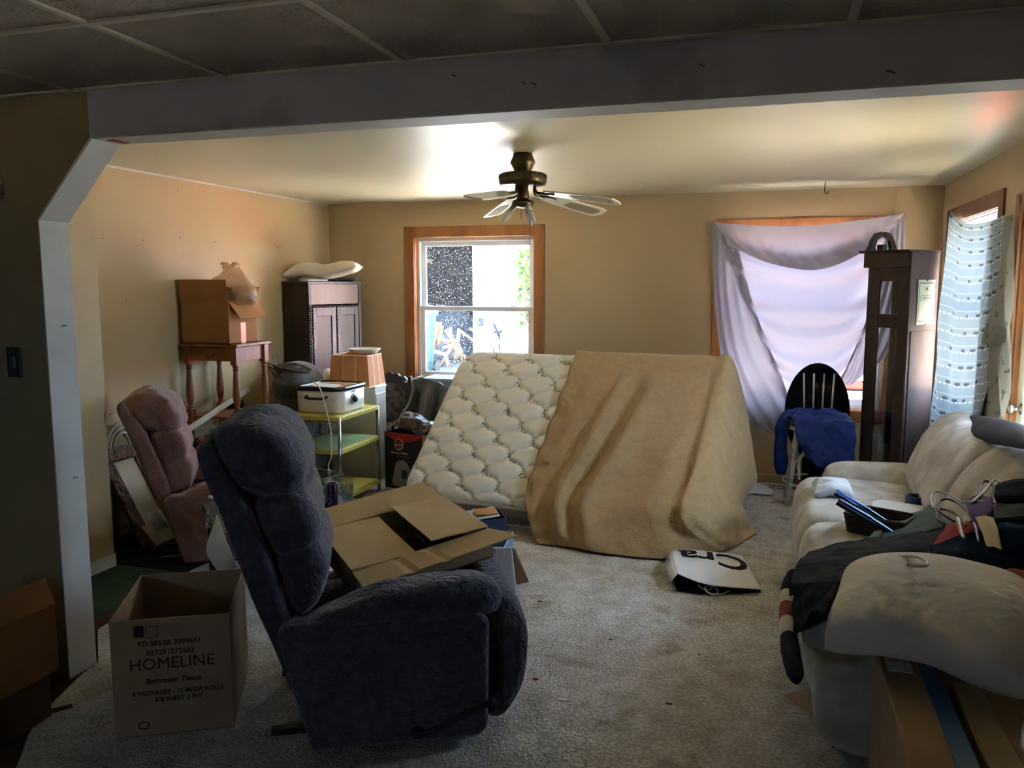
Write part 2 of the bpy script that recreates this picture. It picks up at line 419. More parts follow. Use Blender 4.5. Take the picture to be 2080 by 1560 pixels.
# outside
M('shed_white', '#eeece6', .8, '#dfe6e6', vs=1.2); M('shed_shaded', '#17171a', .9, '#0f0f11', vs=2.5); M('concrete', '#c4bfb4', .9, '#b4aea3', vs=3); M('yard_shaded', '#3f4650', .9, '#343a44', vs=3); M('tarp', '#2b333d', .7)  # bay walls and far yard: shade is put into these dark colours
M('bin_teal', '#0e3f45', .6); M('weather_wood', '#75664f', .8); M('orange_wood', '#8a4a1c', .6); M('leaf_green', '#35521a', .7, '#567a2c', vs=2, trans=.35); M('bark', '#5a4a38', .9)
M('red_paint', '#d62a18', .35); M('grass', '#a8a294', .9, '#989284', vs=2); M('yellow_board', '#a98a50', .8); M('dark_bin', '#1a2634', .6); M('roofing', '#5d5752', .9)


def patterned():
    """sheer printed curtain: thin white bands across, small dark and pink marks"""
    m = bpy.data.materials.new('printed_sheer'); m.use_nodes = True; MATS['printed_sheer'] = m
    t = m.node_tree; N = t.nodes; L = t.links; N.remove(N['Principled BSDF']); out = N['Material Output']
    uv = N.new('ShaderNodeAttribute'); uv.attribute_name = 'uvw'
    sp = N.new('ShaderNodeSeparateXYZ'); L.new(uv.outputs['Vector'], sp.inputs[0])

    def mth(op, a, b=None, c=None):
        n = N.new('ShaderNodeMath'); n.operation = op
        for i, k in enumerate((a, b, c)):
            if k is None: continue
            if isinstance(k, (int, float)): n.inputs[i].default_value = k
            else: L.new(k, n.inputs[i])
        return n.outputs[0]
    row = mth('FRACT', mth('MULTIPLY', sp.outputs[1], 17)); colf = mth('FRACT', mth('MULTIPLY', sp.outputs[0], 34))
    band = mth('LESS_THAN', mth('ABSOLUTE', mth('SUBTRACT', row, .5)), .065)
    dots = mth('MULTIPLY', band, mth('LESS_THAN', mth('ABSOLUTE', mth('SUBTRACT', colf, .5)), .30))
    thin = mth('LESS_THAN', mth('ABSOLUTE', mth('SUBTRACT', row, .12)), .035)
    white = mth('MAXIMUM', dots, mth('MULTIPLY', thin, .5))
    c2 = mth('FRACT', mth('MULTIPLY', sp.outputs[0], 7)); r2 = mth('FRACT', mth('ADD', mth('MULTIPLY', sp.outputs[1], 17), .12))
    dark = mth('MULTIPLY', mth('LESS_THAN', mth('ABSOLUTE', mth('SUBTRACT', c2, .5)), .13), mth('LESS_THAN', mth('ABSOLUTE', mth('SUBTRACT', r2, .5)), .09))
    mix = N.new('ShaderNodeMix'); mix.data_type = 'RGBA'; L.new(white, mix.inputs[0]); mix.inputs[6].default_value = lin('#a4b4c0'); mix.inputs[7].default_value = lin('#e6f0f0')
    mx2 = N.new('ShaderNodeMix'); mx2.data_type = 'RGBA'; L.new(mth('MULTIPLY', dark, .75), mx2.inputs[0]); L.new(mix.outputs[2], mx2.inputs[6]); mx2.inputs[7].default_value = lin('#2f3434')
    d = N.new('ShaderNodeBsdfDiffuse'); tr = N.new('ShaderNodeBsdfTranslucent'); L.new(mx2.outputs[2], d.inputs[0]); L.new(mx2.outputs[2], tr.inputs[0])
    mx = N.new('ShaderNodeMixShader'); mx.inputs[0].default_value = .10; L.new(d.outputs[0], mx.inputs[1]); L.new(tr.outputs[0], mx.inputs[2]); L.new(mx.outputs[0], out.inputs[0])


patterned()


def mattress_mat():
    m = M('ticking', '#f0eadd', .8, bs=70, bstr=.12, bdist=.003, spec=.2); t = m.node_tree; N = t.nodes; L = t.links; b = N['Principled BSDF']
    a = N.new('ShaderNodeAttribute'); a.attribute_name = 'sprig'
    tc = N.new('ShaderNodeTexCoord'); n = N.new('ShaderNodeTexNoise'); n.inputs['Scale'].default_value = 26; n.inputs['Detail'].default_value = 4; L.new(tc.outputs['Object'], n.inputs['Vector'])
    r = N.new('ShaderNodeValToRGB'); e = r.color_ramp.elements; e[0].position = .44; e[0].color = (0, 0, 0, 1); e[1].position = .48; e[1].color = (1, 1, 1, 1)
    q = e.new(.52); q.color = (1, 1, 1, 1); q = e.new(.56); q.color = (0, 0, 0, 1); L.new(n.outputs[0], r.inputs[0])
    mu = N.new('ShaderNodeMath'); mu.operation = 'MULTIPLY'; L.new(r.outputs[0], mu.inputs[0]); L.new(a.outputs['Fac'], mu.inputs[1])
    mi = N.new('ShaderNodeMix'); mi.data_type = 'RGBA'; L.new(mu.outputs[0], mi.inputs[0]); mi.inputs[6].default_value = lin('#f0eadd'); mi.inputs[7].default_value = lin('#7f8468')
    L.new(mi.outputs[2], b.inputs['Base Color'])


mattress_mat()


def carpet_mat():
    """worn carpet: broad stains, blotches and tufts mixed"""
    m = MATS['carpet']; t = m.node_tree; N = t.nodes; L = t.links; b = N['Principled BSDF']; tc = N.new('ShaderNodeTexCoord'); last = None
    for sc_, det, lo, hi, c0, c1 in ((1.1, 8, .42, .68, '#e6e5e4', '#cdc8c2'), (9, 6, .38, .66, '#ffffff', '#e2ddd6'), (60, 3, .36, .62, '#ffffff', '#d6d1ca'), (3.3, 9, .60, .68, '#ffffff', '#d8cfc2')):
        n = N.new('ShaderNodeTexNoise'); n.inputs['Scale'].default_value = sc_; n.inputs['Detail'].default_value = det; L.new(tc.outputs['Object'], n.inputs['Vector'])
        r = N.new('ShaderNodeValToRGB'); r.color_ramp.elements[0].position = lo; r.color_ramp.elements[1].position = hi; r.color_ramp.elements[0].color = lin(c0); r.color_ramp.elements[1].color = lin(c1); L.new(n.outputs[0], r.inputs[0])
        if last is None: last = r.outputs[0]
        else:
            x = N.new('ShaderNodeMix'); x.data_type = 'RGBA'; x.blend_type = 'MULTIPLY'; x.inputs[0].default_value = 1; L.new(last, x.inputs[6]); L.new(r.outputs[0], x.inputs[7]); last = x.outputs[2]
    L.new(last, b.inputs['Base Color'])


carpet_mat()

# ------------------------------------------------------------------ the room
XL, XR, YB, ZC = -4.097, 1.273, 7.211, 2.44
B0, B1, XJ, ZB, ZN = 2.642, 2.78, -2.808, 2.242, 2.419
XN, YN = -5.2, -2.6


def wall_holes(name, axis, pos, thick, a0, a1, z0, z1, holes, mat):
    """wall slab with rectangular openings: axis 'y' = plane of constant y (runs along x), 'x' = constant x"""
    mb = MB(); cuts = sorted(holes); cur = a0

    def bx(p, q, r, s):
        if q - p < 1e-4 or s - r < 1e-4: return
        if axis == 'y': mb.box(p, q, pos, pos + thick, r, s)
        else: mb.box(pos, pos + thick, p, q, r, s)
    for h0, h1, r, s in cuts:
        bx(cur, h0, z0, z1); bx(h0, h1, z0, r); bx(h0, h1, s, z1); cur = h1
    bx(cur, a1, z0, z1)
    return struct(mb.build(name, mat, fix=False))


W1 = (-3.205, -2.025, .76, 2.115); W2 = (-.36, .905, .645, 2.12); W3 = (5.505, 6.875, .78, 2.13); WN = (-3.25, -2.65, 1.15, 1.8)
DR = (4.12, 5.04, -.02, 2.06)
wall_holes('wall_back', 'y', YB, .15, XL - .15, XR + .15, -.1, 2.75, [W1, W2], 'tan_wall')
wall_holes('wall_right', 'x', XR, .15, YN - .15, YB, -.1, 2.75, [DR, W3], 'tan_wall')
struct(MB().box(XL - .15, XL, 3.86, YB, -.1, 2.75).build('wall_left', 'tan_wall', fix=False))
struct(MB().box(XL - .15, -3.70, B1, 3.86, -.1, 2.75).build('wall_chase', 'tan_wall', fix=False))
# partition with the wide opening
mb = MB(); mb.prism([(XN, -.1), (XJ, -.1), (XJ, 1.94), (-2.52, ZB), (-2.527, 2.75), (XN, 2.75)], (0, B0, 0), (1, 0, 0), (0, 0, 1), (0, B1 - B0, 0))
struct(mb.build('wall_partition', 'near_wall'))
struct(MB().box(-2.527, XR, B0 - .004, B1, ZB, 2.75).build('trim_1', 'beam_paint', fix=False))
j = MB(); j.box(XJ, XJ + .006, B0 - .005, B1 + .004, 0, 1.938)
struct(j.build('trim_2', 'jamb_paint', fix=False))
j = MB(); j.prism([(XJ, 1.938), (XJ + .007, 1.934), (-2.514, ZB - .003), (-2.527, ZB - .0005)], (0, B0 - .005, 0), (1, 0, 0), (0, 0, 1), (0, B1 - B0 + .009, 0))
struct(j.build('trim_3', 'jamb_paint'))
struct(MB().box(-2.52, XR, B0 - .003, B1 + .003, ZB - .006, ZB).build('trim_4', 'jamb_paint', fix=False))
tp = MB().box(-2.48, -2.44, B0 + .03, B1 - .02, ZB - .008, ZB - .0055).build('paint_mark', 'red_print', fix=False, origin=(-2.46, 2.71, ZB - .008)); tag(tp, 'small red mark on the underside of the white header', 'mark')
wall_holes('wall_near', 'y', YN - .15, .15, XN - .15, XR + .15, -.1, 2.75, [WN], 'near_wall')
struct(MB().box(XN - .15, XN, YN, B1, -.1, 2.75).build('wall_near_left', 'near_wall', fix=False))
# ceilings
struct(MB().box(XL - .15, XR + .15, B1, YB + .15, ZC, 2.75).build('ceiling', 'gloss_ceiling', fix=False))
nc = struct(MB().box(XN - .15, XR + .15, YN - .15, B0, ZN + .012, 2.75).build('ceiling', 'acoustic', fix=False))
TX, TY = .695, .652
xs = np.arange(-2.585 - TX * 3, XR, TX); ys = np.arange(1.99 - TY * 7, B0 - .1, TY)
tm = None
for yy in ys:
    for xx in xs:
        x0, x1 = max(xx, XN), min(xx + TX, XR)
        if x1 - x0 < .08: continue
        cx = (x0 + x1) / 2
        if x1 - x0 > TX - .01 and tm:
            o = bpy.data.objects.new('ceiling_tile', tm); COL.objects.link(o)
        else:
            w = (x1 - x0) / 2 - .013; h = TY / 2 - .013
            o = MB().box(-w, w, -h, h, 0, .008).build('ceiling_tile', 'acoustic', bevel=.003, fix=False)
            if x1 - x0 > TX - .01: tm = o.data
        o.location = (cx, yy + TY / 2, ZN + .003 + random.uniform(-.001, .002)); o.parent = nc
for xx in xs:
    if xx > XN: MB().box(xx - .013, xx + .013, YN, B0 - .005, ZN - .003, ZN + .012).build('grid_tee', 'tgrid', nc, fix=False)
for yy in list(ys[1:]) + [B0 - .012]:
    MB().box(XN, XR, yy - .013, yy + .011, ZN - .004, ZN + .012).build('grid_tee', 'tgrid', nc, fix=False)
# floors: brown carpet of the near room, pale carpet with a curved edge, dark green strip on the left
struct(MB().box(XN - .15, XR + .15, YN - .15, YB + .15, -.2, -.012).build('floor', 'brown_carpet', fix=False))
edge = [(-2.79, 2.70), (-2.755, 2.589), (-2.64, 2.306), (-2.464, 2.071), (-2.25, 1.75), (-2.0, 1.45), (-1.4, 1.05), (-.6, .8), (.5, .7), (XR, .7)]
poly = [tuple(p) for p in cr(edge, 40)] + [(XR, YB), (XL, YB), (XL, 4.9), (-3.2, 4.9), (-3.2, 3.9), (-3.12, 3.3), (-3.08, 3.08), (-2.81, 2.80)]
struct(MB().prism(poly, (0, 0, -.014), (1, 0, 0), (0, 1, 0), (0, 0, .014)).build('floor', 'carpet'))
struct(MB().prism([(XL, 3.9), (-3.2, 3.9), (-3.2, 4.9), (XL, 4.9)], (0, 0, -.014), (1, 0, 0), (0, 1, 0), (0, 0, .012)).build('floor', 'dark_green'))
g = MB().prism([(-3.7, 2.79), (-3.2, 2.79), (-3.17, 3.12), (-3.19, 3.3), (-3.25, 3.88), (-3.7, 3.88)], (0, 0, -.012), (1, 0, 0), (0, 1, 0), (0, 0, .011)).build('carpet_remnant', 'green_carpet', origin=(-3.45, 3.3, -.012))
tag(g, 'dark green carpet remnant on the floor beside the white jamb', 'carpet')
g = MB().prism([(-3.17, 2.80), (-2.82, 2.80), (-3.09, 3.08), (-3.125, 3.3), (-3.18, 3.3), (-3.165, 3.1)], (0, 0, -.011), (1, 0, 0), (0, 1, 0), (0, 0, .010)).build('carpet_strip', 'red_brown', origin=(-3.1, 3.0, -.011))
tag(g, 'reddish brown carpet strip between the green remnant and the pale carpet', 'carpet')
# baseboards
struct(MB().box(-3.70, -3.688, B1, 3.86, 0, .075).build('baseboard_left', 'baseboard', fix=False))
struct(MB().box(XL, XL + .014, 3.86, YB, 0, .09).build('baseboard_left', 'baseboard', fix=False))
struct(MB().box(XL, XR, YB - .014, YB, 0, .07).build('baseboard_back', 'tan_wall', fix=False))
struct(MB().box(XR - .014, XR, B1, 4.0, 0, .09).build('baseboard_right', 'baseboard', fix=False))
q = MB()
for p, s in zip(cr([(XL, 3.9, 2.432), (XL, 5, 2.432), (XL, 6, 2.432), (XL, YB, 2.432)], 2), range(2)): pass
q.box(XL, XL + .006, 3.86, YB, ZC - .012, ZC)
struct(q.build('trim_5', 'jamb_paint', fix=False))


def frame(mb, a0, a1, z0, z1, w, d0, d1, axis, wb=None):
    """rectangular frame, w wide, lying outside the rectangle"""
    wb = w if wb is None else wb
    for p, qv, r, s in ((a0 - w, a0, z0 - wb, z1 + w), (a1, a1 + w, z0 - wb, z1 + w), (a0, a1, z1, z1 + w), (a0, a1, z0 - wb, z0)):
        if axis == 'y': mb.box(p, qv, d0, d1, r, s)
        else: mb.box(d0, d1, p, qv, r, s)
    return mb


def window(name, axis, H, pos, trim, pane_mat, mid, tw=.095, depth=.11):
    root = bpy.data.objects.new(name, None); COL.objects.link(root); struct(root)
    a0, a1, z0, z1 = H
    root.location = ((a0 + a1) / 2, pos, z0) if axis == 'y' else (pos, (a0 + a1) / 2, z0)
    bl = lambda mb, n, m, **k: mb.build(n, m, root, world=True, fix=False, **k)
    bx = lambda mb, p, q, d0, d1, r, s: mb.box(p, q, d0, d1, r, s) if axis == 'y' else mb.box(d0, d1, p, q, r, s)
    # four casing boards
    f = .016
    bl(bx(MB(), a0 - tw, a0 + .004, pos - f, pos + .002, z0 - tw, z1 + tw), 'casing', trim, bevel=.004)
    bl(bx(MB(), a1 - .004, a1 + tw, pos - f, pos + .002, z0 - tw, z1 + tw), 'casing', trim, bevel=.004)
    bl(bx(MB(), a0, a1, pos - f + .001, pos + .002, z1 - .004, z1 + tw), 'casing', trim, bevel=.004)
    bl(bx(MB(), a0, a1, pos - f + .001, pos + .002, z0 - tw, z0 + .004), 'casing', trim, bevel=.004)
    rv = MB(); 
    for p, qv, r, s in ((a0, a0 + .008, z0, z1), (a1 - .008, a1, z0, z1), (a0, a1, z1 - .008, z1), (a0, a1, z0, z0 + .008)): bx(rv, p, qv, pos, pos + .14, r, s)
    bl(rv, 'reveal', trim)
    y0 = pos + .055; i0, i1, k0, k1 = a0 + .035, a1 - .035, z0 + .045, z1 - .04
    vf = MB()
    for p, qv, r, s in ((a0 + .008, i0, z0, z1), (i1, a1 - .008, z0, z1), (i0, i1, k1, z1 - .008), (i0, i1, z0 + .008, k0)): bx(vf, p, qv, y0, y0 + .075, r, s)
    bl(vf, 'vinyl_frame', 'vinyl', bevel=.003)
    # two sashes, each with its pane
    for nm, r, s, dy in (('sash', mid - .012, k1, .045), ('sash', k0, mid + .03, .012)):
        sm = MB(); w = .042
        for p, qv, t0, t1 in ((i0, i0 + w, r, s), (i1 - w, i1, r, s), (i0 + w, i1 - w, s - w, s), (i0 + w, i1 - w, r, r + w)): bx(sm, p, qv, y0 + dy, y0 + dy + .03, t0, t1)
        so = bl(sm, nm, 'vinyl', bevel=.003)
        pn = bx(MB(), i0 + w, i1 - w, y0 + dy + .013, y0 + dy + .017, r + w, s - w).build('pane', pane_mat, so, world=True, fix=False)
    for fx in (.17, .83):
        c = i0 + (i1 - i0) * fx; lk = bx(MB(), c - .03, c + .03, y0 - .002, y0 + .012, mid + .03, mid + .042); bl(lk, 'sash_lock', 'vinyl', bevel=.003)
    return root


window('window_1', 'y', W1, YB, 'oak_trim', 'window_glass', 1.44)
window('window_2', 'y', W2, YB, 'oak_trim', 'window_glass_clean', 1.40)
window('window_3', 'x', W3, XR, 'dark_trim', 'window_glass_clean', 1.45)
window('window_added_fill', 'y', WN, YN - .15, 'oak_trim', 'window_glass_clean', 1.45, depth=.05)  # unseen window added behind the camera to brighten the near room
portal('portal_1', ((W1[0] + W1[1]) / 2, YB + .16, (W1[2] + W1[3]) / 2), W1[1] - W1[0], W1[3] - W1[2], (0, -1, 0))
portal('portal_2', ((W2[0] + W2[1]) / 2, YB + .16, (W2[2] + W2[3]) / 2), W2[1] - W2[0], W2[3] - W2[2], (0, -1, 0))
portal('portal_3', (XR + .16, (W3[0] + W3[1]) / 2, (W3[2] + W3[3]) / 2), W3[1] - W3[0], W3[3] - W3[2], (-1, 0, 0))
portal('portal_4', ((WN[0] + WN[1]) / 2, YN - .17, (WN[2] + WN[3]) / 2), WN[1] - WN[0], WN[3] - WN[2], (0, 1, 0))
# door on the right wall
dr = bpy.data.objects.new('door_1', None); COL.objects.link(dr); struct(dr); dr.location = (XR, 4.58, 0)
dl = MB()
for y0, y1, z0, z1 in ((4.14, 4.25, 0, 2.04), (4.91, 5.02, 0, 2.04), (4.25, 4.91, 0, .30), (4.25, 4.91, 1.95, 2.04)): dl.box(XR + .03, XR + .07, y0, y1, z0, z1)
dl.build('door_leaf', 'door_paint', dr, world=True, fix=False)
MB().box(XR + .048, XR + .052, 4.25, 4.91, .30, 1.95).build('door_pane_added', 'window_glass_clean', dr, world=True, fix=False)  # glass added out of view in this door to let in more daylight
portal('portal_5', (XR + .12, 4.58, 1.125), .66, 1.65, (-1, 0, 0))
MB().box(XR + .022, XR + .032, 4.27, 4.89, .06, .25).build('door_panel', 'door_paint', dr, world=True, fix=False, bevel=.006)
c = MB(); c.box(XR - .018, XR, 5.04, 5.13, 0, 2.16); c.box(XR - .018, XR, 4.03, 4.12, 0, 2.16); c.box(XR - .018, XR, 4.12, 5.04, 2.06, 2.16)
c.box(XR, XR + .1, 5.02, 5.04, 0, 2.06)
c.build('door_casing', 'oak_trim', dr, world=True, fix=False, bevel=.004)
k = MB(); T = Matrix.Translation((XR + .03, 4.935, 1.02)) @ Matrix.Rotation(R(-90), 4, 'Y'); k.lathe([(.0, -.005), (.03, -.005), (.03, .005), (.012, .01), (.012, .035), (.026, .042), (.03, .055), (.024, .068), (0, .07)], 16, T=T)
k.build('door_knob', 'knob_metal', dr, world=True, smooth=True)
MB().box(XR - .02, XR - .012, 5.02, 5.06, 2.10, 2.14).build('door_bracket', 'bronze', dr, world=True, fix=False)
# light switch on the partition
p = at(30, 737, Y=B0)
sw = thing('light_switch', 'dark wall switch plate on the shaded wall at far left', 'switch', (p[0], B0, p[2] - .06))
MB().box(-.037, .037, -.006, 0, 0, .125).build('plate', 'switch_plate', sw, bevel=.004, fix=False)
MB().box(-.012, .012, -.010, -.004, .04, .085).build('rocker', 'switch_metal', sw, bevel=.002, fix=False)
for z in (.018, .107): MB().lathe([(0, 0), (.004, 0), (.004, .002), (0, .002)], 8, T=Matrix.Translation((0, -.006, z)) @ Matrix.Rotation(R(90), 4, 'X')).build('screw', 'switch_metal', sw)
p = at(3, 378, Y=B0)
hk = thing('wall_bracket', 'small white bracket with a nail on the shaded wall near the top left', 'bracket', (p[0], B0, p[2] - .03))
MB().box(-.05, .006, -.02, 0, -.02, .05).build('plate', 'white_paint', hk, bevel=.006, fix=False)
MB().tube([(0, -.012, .0), (.02, -.02, -.006), (.035, -.022, -.006)], .002, 6).build('nail', 'hook_metal', hk)
# nails and marks in the beam and walls
for i, (px, py) in enumerate([(917, 150), (1077, 168), (1800, 143), (1060, 165), (1420, 130)]):
    p = at(px, py, Y=B0 - .005); d = random.uniform(-.02, .02)
    n = MB().tube([(0, .004, 0), (.008 + d * .2, -.01, -.006), (.018 + d * .3, -.016, -.012)], .0022, 6).build('nail', 'hook_metal', origin=(0, 0, 0)); n.location = [float(v) for v in p]
    tag(n, 'dark bent nail sticking out of the painted header', 'nail', 'nails in the header')
for px, py in [(125, 663), (148, 972)]:
    p = at(px, py, X=XJ + .006); n = MB().tube([(-.004, 0, 0), (.008, .006, .003), (.012, .016, .002)], .0018, 6).build('nail', 'hook_metal'); n.location = [float(v) for v in p]
    tag(n, 'small nail bent over in the white jamb', 'nail', 'nails in the white jamb')
for px, py in [(207, 485), (290, 488), (365, 482), (437, 492), (563, 503), (255, 608), (360, 388)]:
    p = at(px, py, X=XL); n = MB().tube([(0, 0, 0), (.012, -.004, .001)], .0025, 6).build('nail', 'hook_metal'); n.location = [float(v) for v in p]; tag(n, 'small picture nail left in the tan left wall', 'nail', 'picture nails in the left wall')
# ceiling hook
p = at(1677, 368, Z=ZC)
hh = MB().tube(cr([(0, 0, 0), (-.002, 0, -.03), (-.004, 0, -.065), (.0, 0, -.085), (.012, 0, -.092), (.022, 0, -.084), (.024, 0, -.074)], 24), .0035, 8).build('ceiling_hook', 'hook_metal', smooth=True)
hh.location = [float(v) for v in p]; tag(hh, 'thin metal plant hook hanging from the ceiling near the curtained window', 'hook')
# floor register under the window
p = at(1600, 991, Z=0)
rg = thing('floor_register', 'beige slotted floor register by the back wall under the curtain', 'register', (p[0], 7.05, 0))
MB().box(-.16, .16, -.05, .05, 0, .008).build('plate', 'register', rg, bevel=.003, fix=False)
for i in range(14): MB().box(-.14 + i * .0205, -.129 + i * .0205, -.032, .032, .0075, .0088).build('slot', 'slot', rg, fix=False)

# ------------------------------------------------------------------ outside
gy = -.35
gy0 = gy; gy = .35
g = struct(MB().prism([(YB + .16, gy0 - .2), (YB + .16, gy0), (8.4, gy0), (10.6, gy - .02), (11, gy - .02), (11, gy0 - .2)], (-40, 0, 0), (0, 1, 0), (0, 0, 1), (80, 0, 0)).build('ground_outside', 'concrete'))
struct(MB().box(-40, 40, 10.6, 60, gy0 - .2, gy).build('ground_outside', 'yard_shaded', fix=False))  # same yard as the pale strip, its shade painted as a darker colour
g = struct(MB().box(XR + .16, 40, -30, YB + .16, gy0 - .1, gy0).build('ground_outside', 'grass', fix=False))
g = struct(MB().box(-40, XR + .16, -30, YN - .16, gy0 - .1, gy0).build('ground_outside', 'grass', fix=False))
sh = thing('white_shed', 'white shed with a dark open bay seen through the left window', 'shed', (-6, 13, gy))
MB().box(-4.72, -3.98, 13, 13.12, gy, 4.2).build('wall', 'shed_white', sh, world=True, fix=False)
MB().prism([(-4.06, 13.1), (-3.98, 13.0), (-5.55, 17.1), (-5.65, 17.05)], (0, 0, gy), (1, 0, 0), (0, 1, 0), (0, 0, 4.5)).build('wall', 'shed_white', sh, world=True)
MB().box(-9.5, -5.6, 17, 17.12, gy, 4.2).build('wall', 'shed_shaded', sh, world=True, fix=False)
MB().box(-9.5, -9.38, 13, 17, gy, 4.2).build('wall', 'shed_shaded', sh, world=True, fix=False)
MB().box(-9.5, -4.72, 13, 13.12, 3.2, 4.2).build('wall', 'shed_white', sh, world=True, fix=False)
MB().prism([(-4.74, 13.12), (-4.70, 13.12), (-6.0, 17), (-6.05, 17)], (0, 0, gy), (1, 0, 0), (0, 1, 0), (0, 0, 4.4)).build('wall', 'shed_shaded', sh, world=True, fix=False)
MB().prism([(-9.9, 12.7), (-3.75, 12.7), (-5.45, 17.4), (-9.9, 17.4)], (0, 0, 4.2), (1, 0, 0), (0, 1, 0), (0, 0, .15)).build('roof', 'roofing', sh, world=True, fix=False)
MB().box(-9.9, -4.78, 10.7, 13.0, 3.25, 3.35).build('canopy', 'roofing', sh, world=True, fix=False)  # unseen canopy and its posts below, added to shade the open bay
for x in (-9.6, -7.6): MB().box(x - .06, x + .06, 10.8, 10.92, gy, 3.25).build('post', 'weather_wood', sh, world=True, fix=False)
a = at(985, 598, Y=12.98); b = at(1030, 628, Y=12.98)
MB().box(a[0], b[0], 12.97, 13.0, b[2], a[2]).build('board', 'yellow_board', sh, world=True, fix=False)
a = at(972, 645, Y=12.95); MB().box(a[0], a[0] + .09, 12.9, 13.0, a[2] - .14, a[2]).build('wall_lamp', 'dark_plastic_blue', sh, world=True, fix=False, bevel=.02)
a = at(850, 530, Y=16.9); MB().box(a[0] - .5, a[0] + .35, 16.85, 17, a[2] - .05, a[2] + .04).build('shelf_board', 'weather_wood', sh, world=True, fix=False)
a = at(865, 623, Y=14.5); b = at(958, 623, Y=14.5)
wk = thing('work_bench', 'white edged bench inside the dark shed bay', 'bench', ((a[0] + b[0]) / 2, 14.7, gy))
MB().box(a[0], b[0] - .05, 14.5, 15.1, a[2] - .05, a[2]).build('bench_top', 'white_paint', wk, world=True, fix=False, bevel=.01)
for x in (a[0] + .05, b[0] - .12): MB().box(x - .04, x + .04, 14.55, 14.63, gy, a[2] - .05).build('leg', 'shed_shaded', wk, world=True, fix=False)
# rubbish bin
p = at(862, 762, Z=gy)
bn = thing('rubbish_bin', 'teal wheeled rubbish bin standing outside at the left edge of the window', 'bin', (p[0] - .15, p[1], gy))
MB().lathe([(.26, 0), (.32, .85), (.33, .9)], 16).build('body', 'bin_teal', bn, smooth=True)
MB().lathe([(.35, .88), (.36, .93), (.28, 1.02), (0, 1.05)], 16).build('lid', 'bin_teal', bn, smooth=True)
for s in (-1, 1): MB().lathe([(0, -.04), (.1, -.04), (.1, .04), (0, .04)], 12, T=Matrix.Translation((.24 * s, .2, .1)) @ Matrix.Rotation(R(90), 4, 'Y')).build('wheel', 'black_plastic', bn)
# tipped chair among the clutter
p = at(905, 745, Z=gy)
tc = thing('broken_chair', 'orange legged wooden chair tipped over outside on the paving', 'chair', (p[0], p[1], gy))
q = lambda x, y: tuple(at(x, y, Y=p[1]))
MB().tube([q(868, 742), q(880, 700), q(892, 655)], .055, 8).build('leg', 'orange_wood', tc, world=True, smooth=True)
for s, e, r in (((884, 686), (915, 695), .035), ((876, 712), (907, 722), .035), ((898, 662), (890, 700), .03), ((915, 664), (918, 700), .025), ((932, 670), (925, 735), .03), ((905, 720), (912, 748), .03), ((900, 706), (934, 702), .025), ((925, 690), (895, 745), .03)):
    MB().tube([q(*s), q(*e)], r, 7).build('rung', 'weather_wood', tc, world=True, smooth=True)
for k in range(6):
    x = 900 + 9 * k; pp = at(x, 745, Z=gy)
    lg = MB().tube([(0, 0, .03), (random.uniform(-.3, .3), .05, .2), (random.uniform(-.5, .5), .1, .55)], .035, 6).build('firewood_stick', 'weather_wood', smooth=True)
    lg.location = (pp[0], pp[1] + .5 + .15 * k, gy); tag(lg, 'pale stick in the heap beside the tipped chair outside', 'stick', 'sticks outside the left window')
p = at(918, 668, Y=13.9)
tp = MB(); G = net([[(p[0] - .55, 14.1, p[2] + .1), (p[0], 14.0, p[2] + .35), (p[0] + .6, 14.1, p[2] + .1)], [(p[0] - .8, 13.8, p[2] - .3), (p[0], 13.6, p[2] - .1), (p[0] + .7, 13.8, p[2] - .4)], [(p[0] - .8, 13.7, gy), (p[0], 13.5, gy), (p[0] + .7, 13.7, gy)]], 14, 14)
G = G + gnorm(G) * (wob(G, 6, 3) * .05)[..., None]
o = tp.grid(G).build('tarpaulin', 'tarp', smooth=True, origin=(p[0], 13.8, gy), solid=.01, fix=False); tag(o, 'crumpled grey blue tarpaulin heaped in the shed bay', 'tarpaulin')
# bench and bin at the right
p = at(1050, 690, Y=12.0)
ob = thing('garden_bench', 'dark metal garden bench outside in front of the white shed', 'bench', (p[0], 11.5, gy))
a = at(1000, 690, Y=11.5); b = at(1080, 690, Y=11.5)
MB().box(a[0], b[0], 11.3, 11.75, a[2] - .05, a[2]).build('seat', 'dark_bin', ob, world=True, fix=False)
for x in (a[0] + .02, b[0] - .02):
    MB().tube([(x, 11.3, gy), (x, 11.3, a[2] + .22), (x, 11.5, a[2] + .25), (x, 11.75, a[2] + .05), (x, 11.75, gy)], .025, 6).build('leg', 'dark_bin', ob, world=True)
p = at(1052, 685, Y=12.2)
db = thing('storage_tub', 'dark blue tub standing on the paving beyond the garden bench', 'tub', (p[0], 12.2, gy))
MB().box(-.35, .35, -.2, .2, 0, p[2] + .1 - gy).build('body', 'dark_bin', db, bevel=.03, fix=False)
MB().box(-.37, .37, -.22, .22, p[2] + .1 - gy, p[2] + .15 - gy).build('lid', 'dark_bin', db, bevel=.015, fix=False)
p = at(1052, 690, Y=11.5)
fd = thing('wooden_crate', 'small orange wooden crate lying on the garden bench', 'crate', (p[0], 11.5, p[2]))
for k in range(3): MB().box(-.2, .2, -.14, -.12, .015 + k * .06, .06 + k * .06).build('slat', 'orange_wood', fd, fix=False)
for k in range(3): MB().box(-.2, .2, .12, .14, .015 + k * .06, .06 + k * .06).build('slat', 'orange_wood', fd, fix=False)
for s in (-1, 1): MB().box(.19 * s - .01, .19 * s + .01, -.12, .12, 0, .19).build('end_board', 'yellow_board', fd, fix=False)


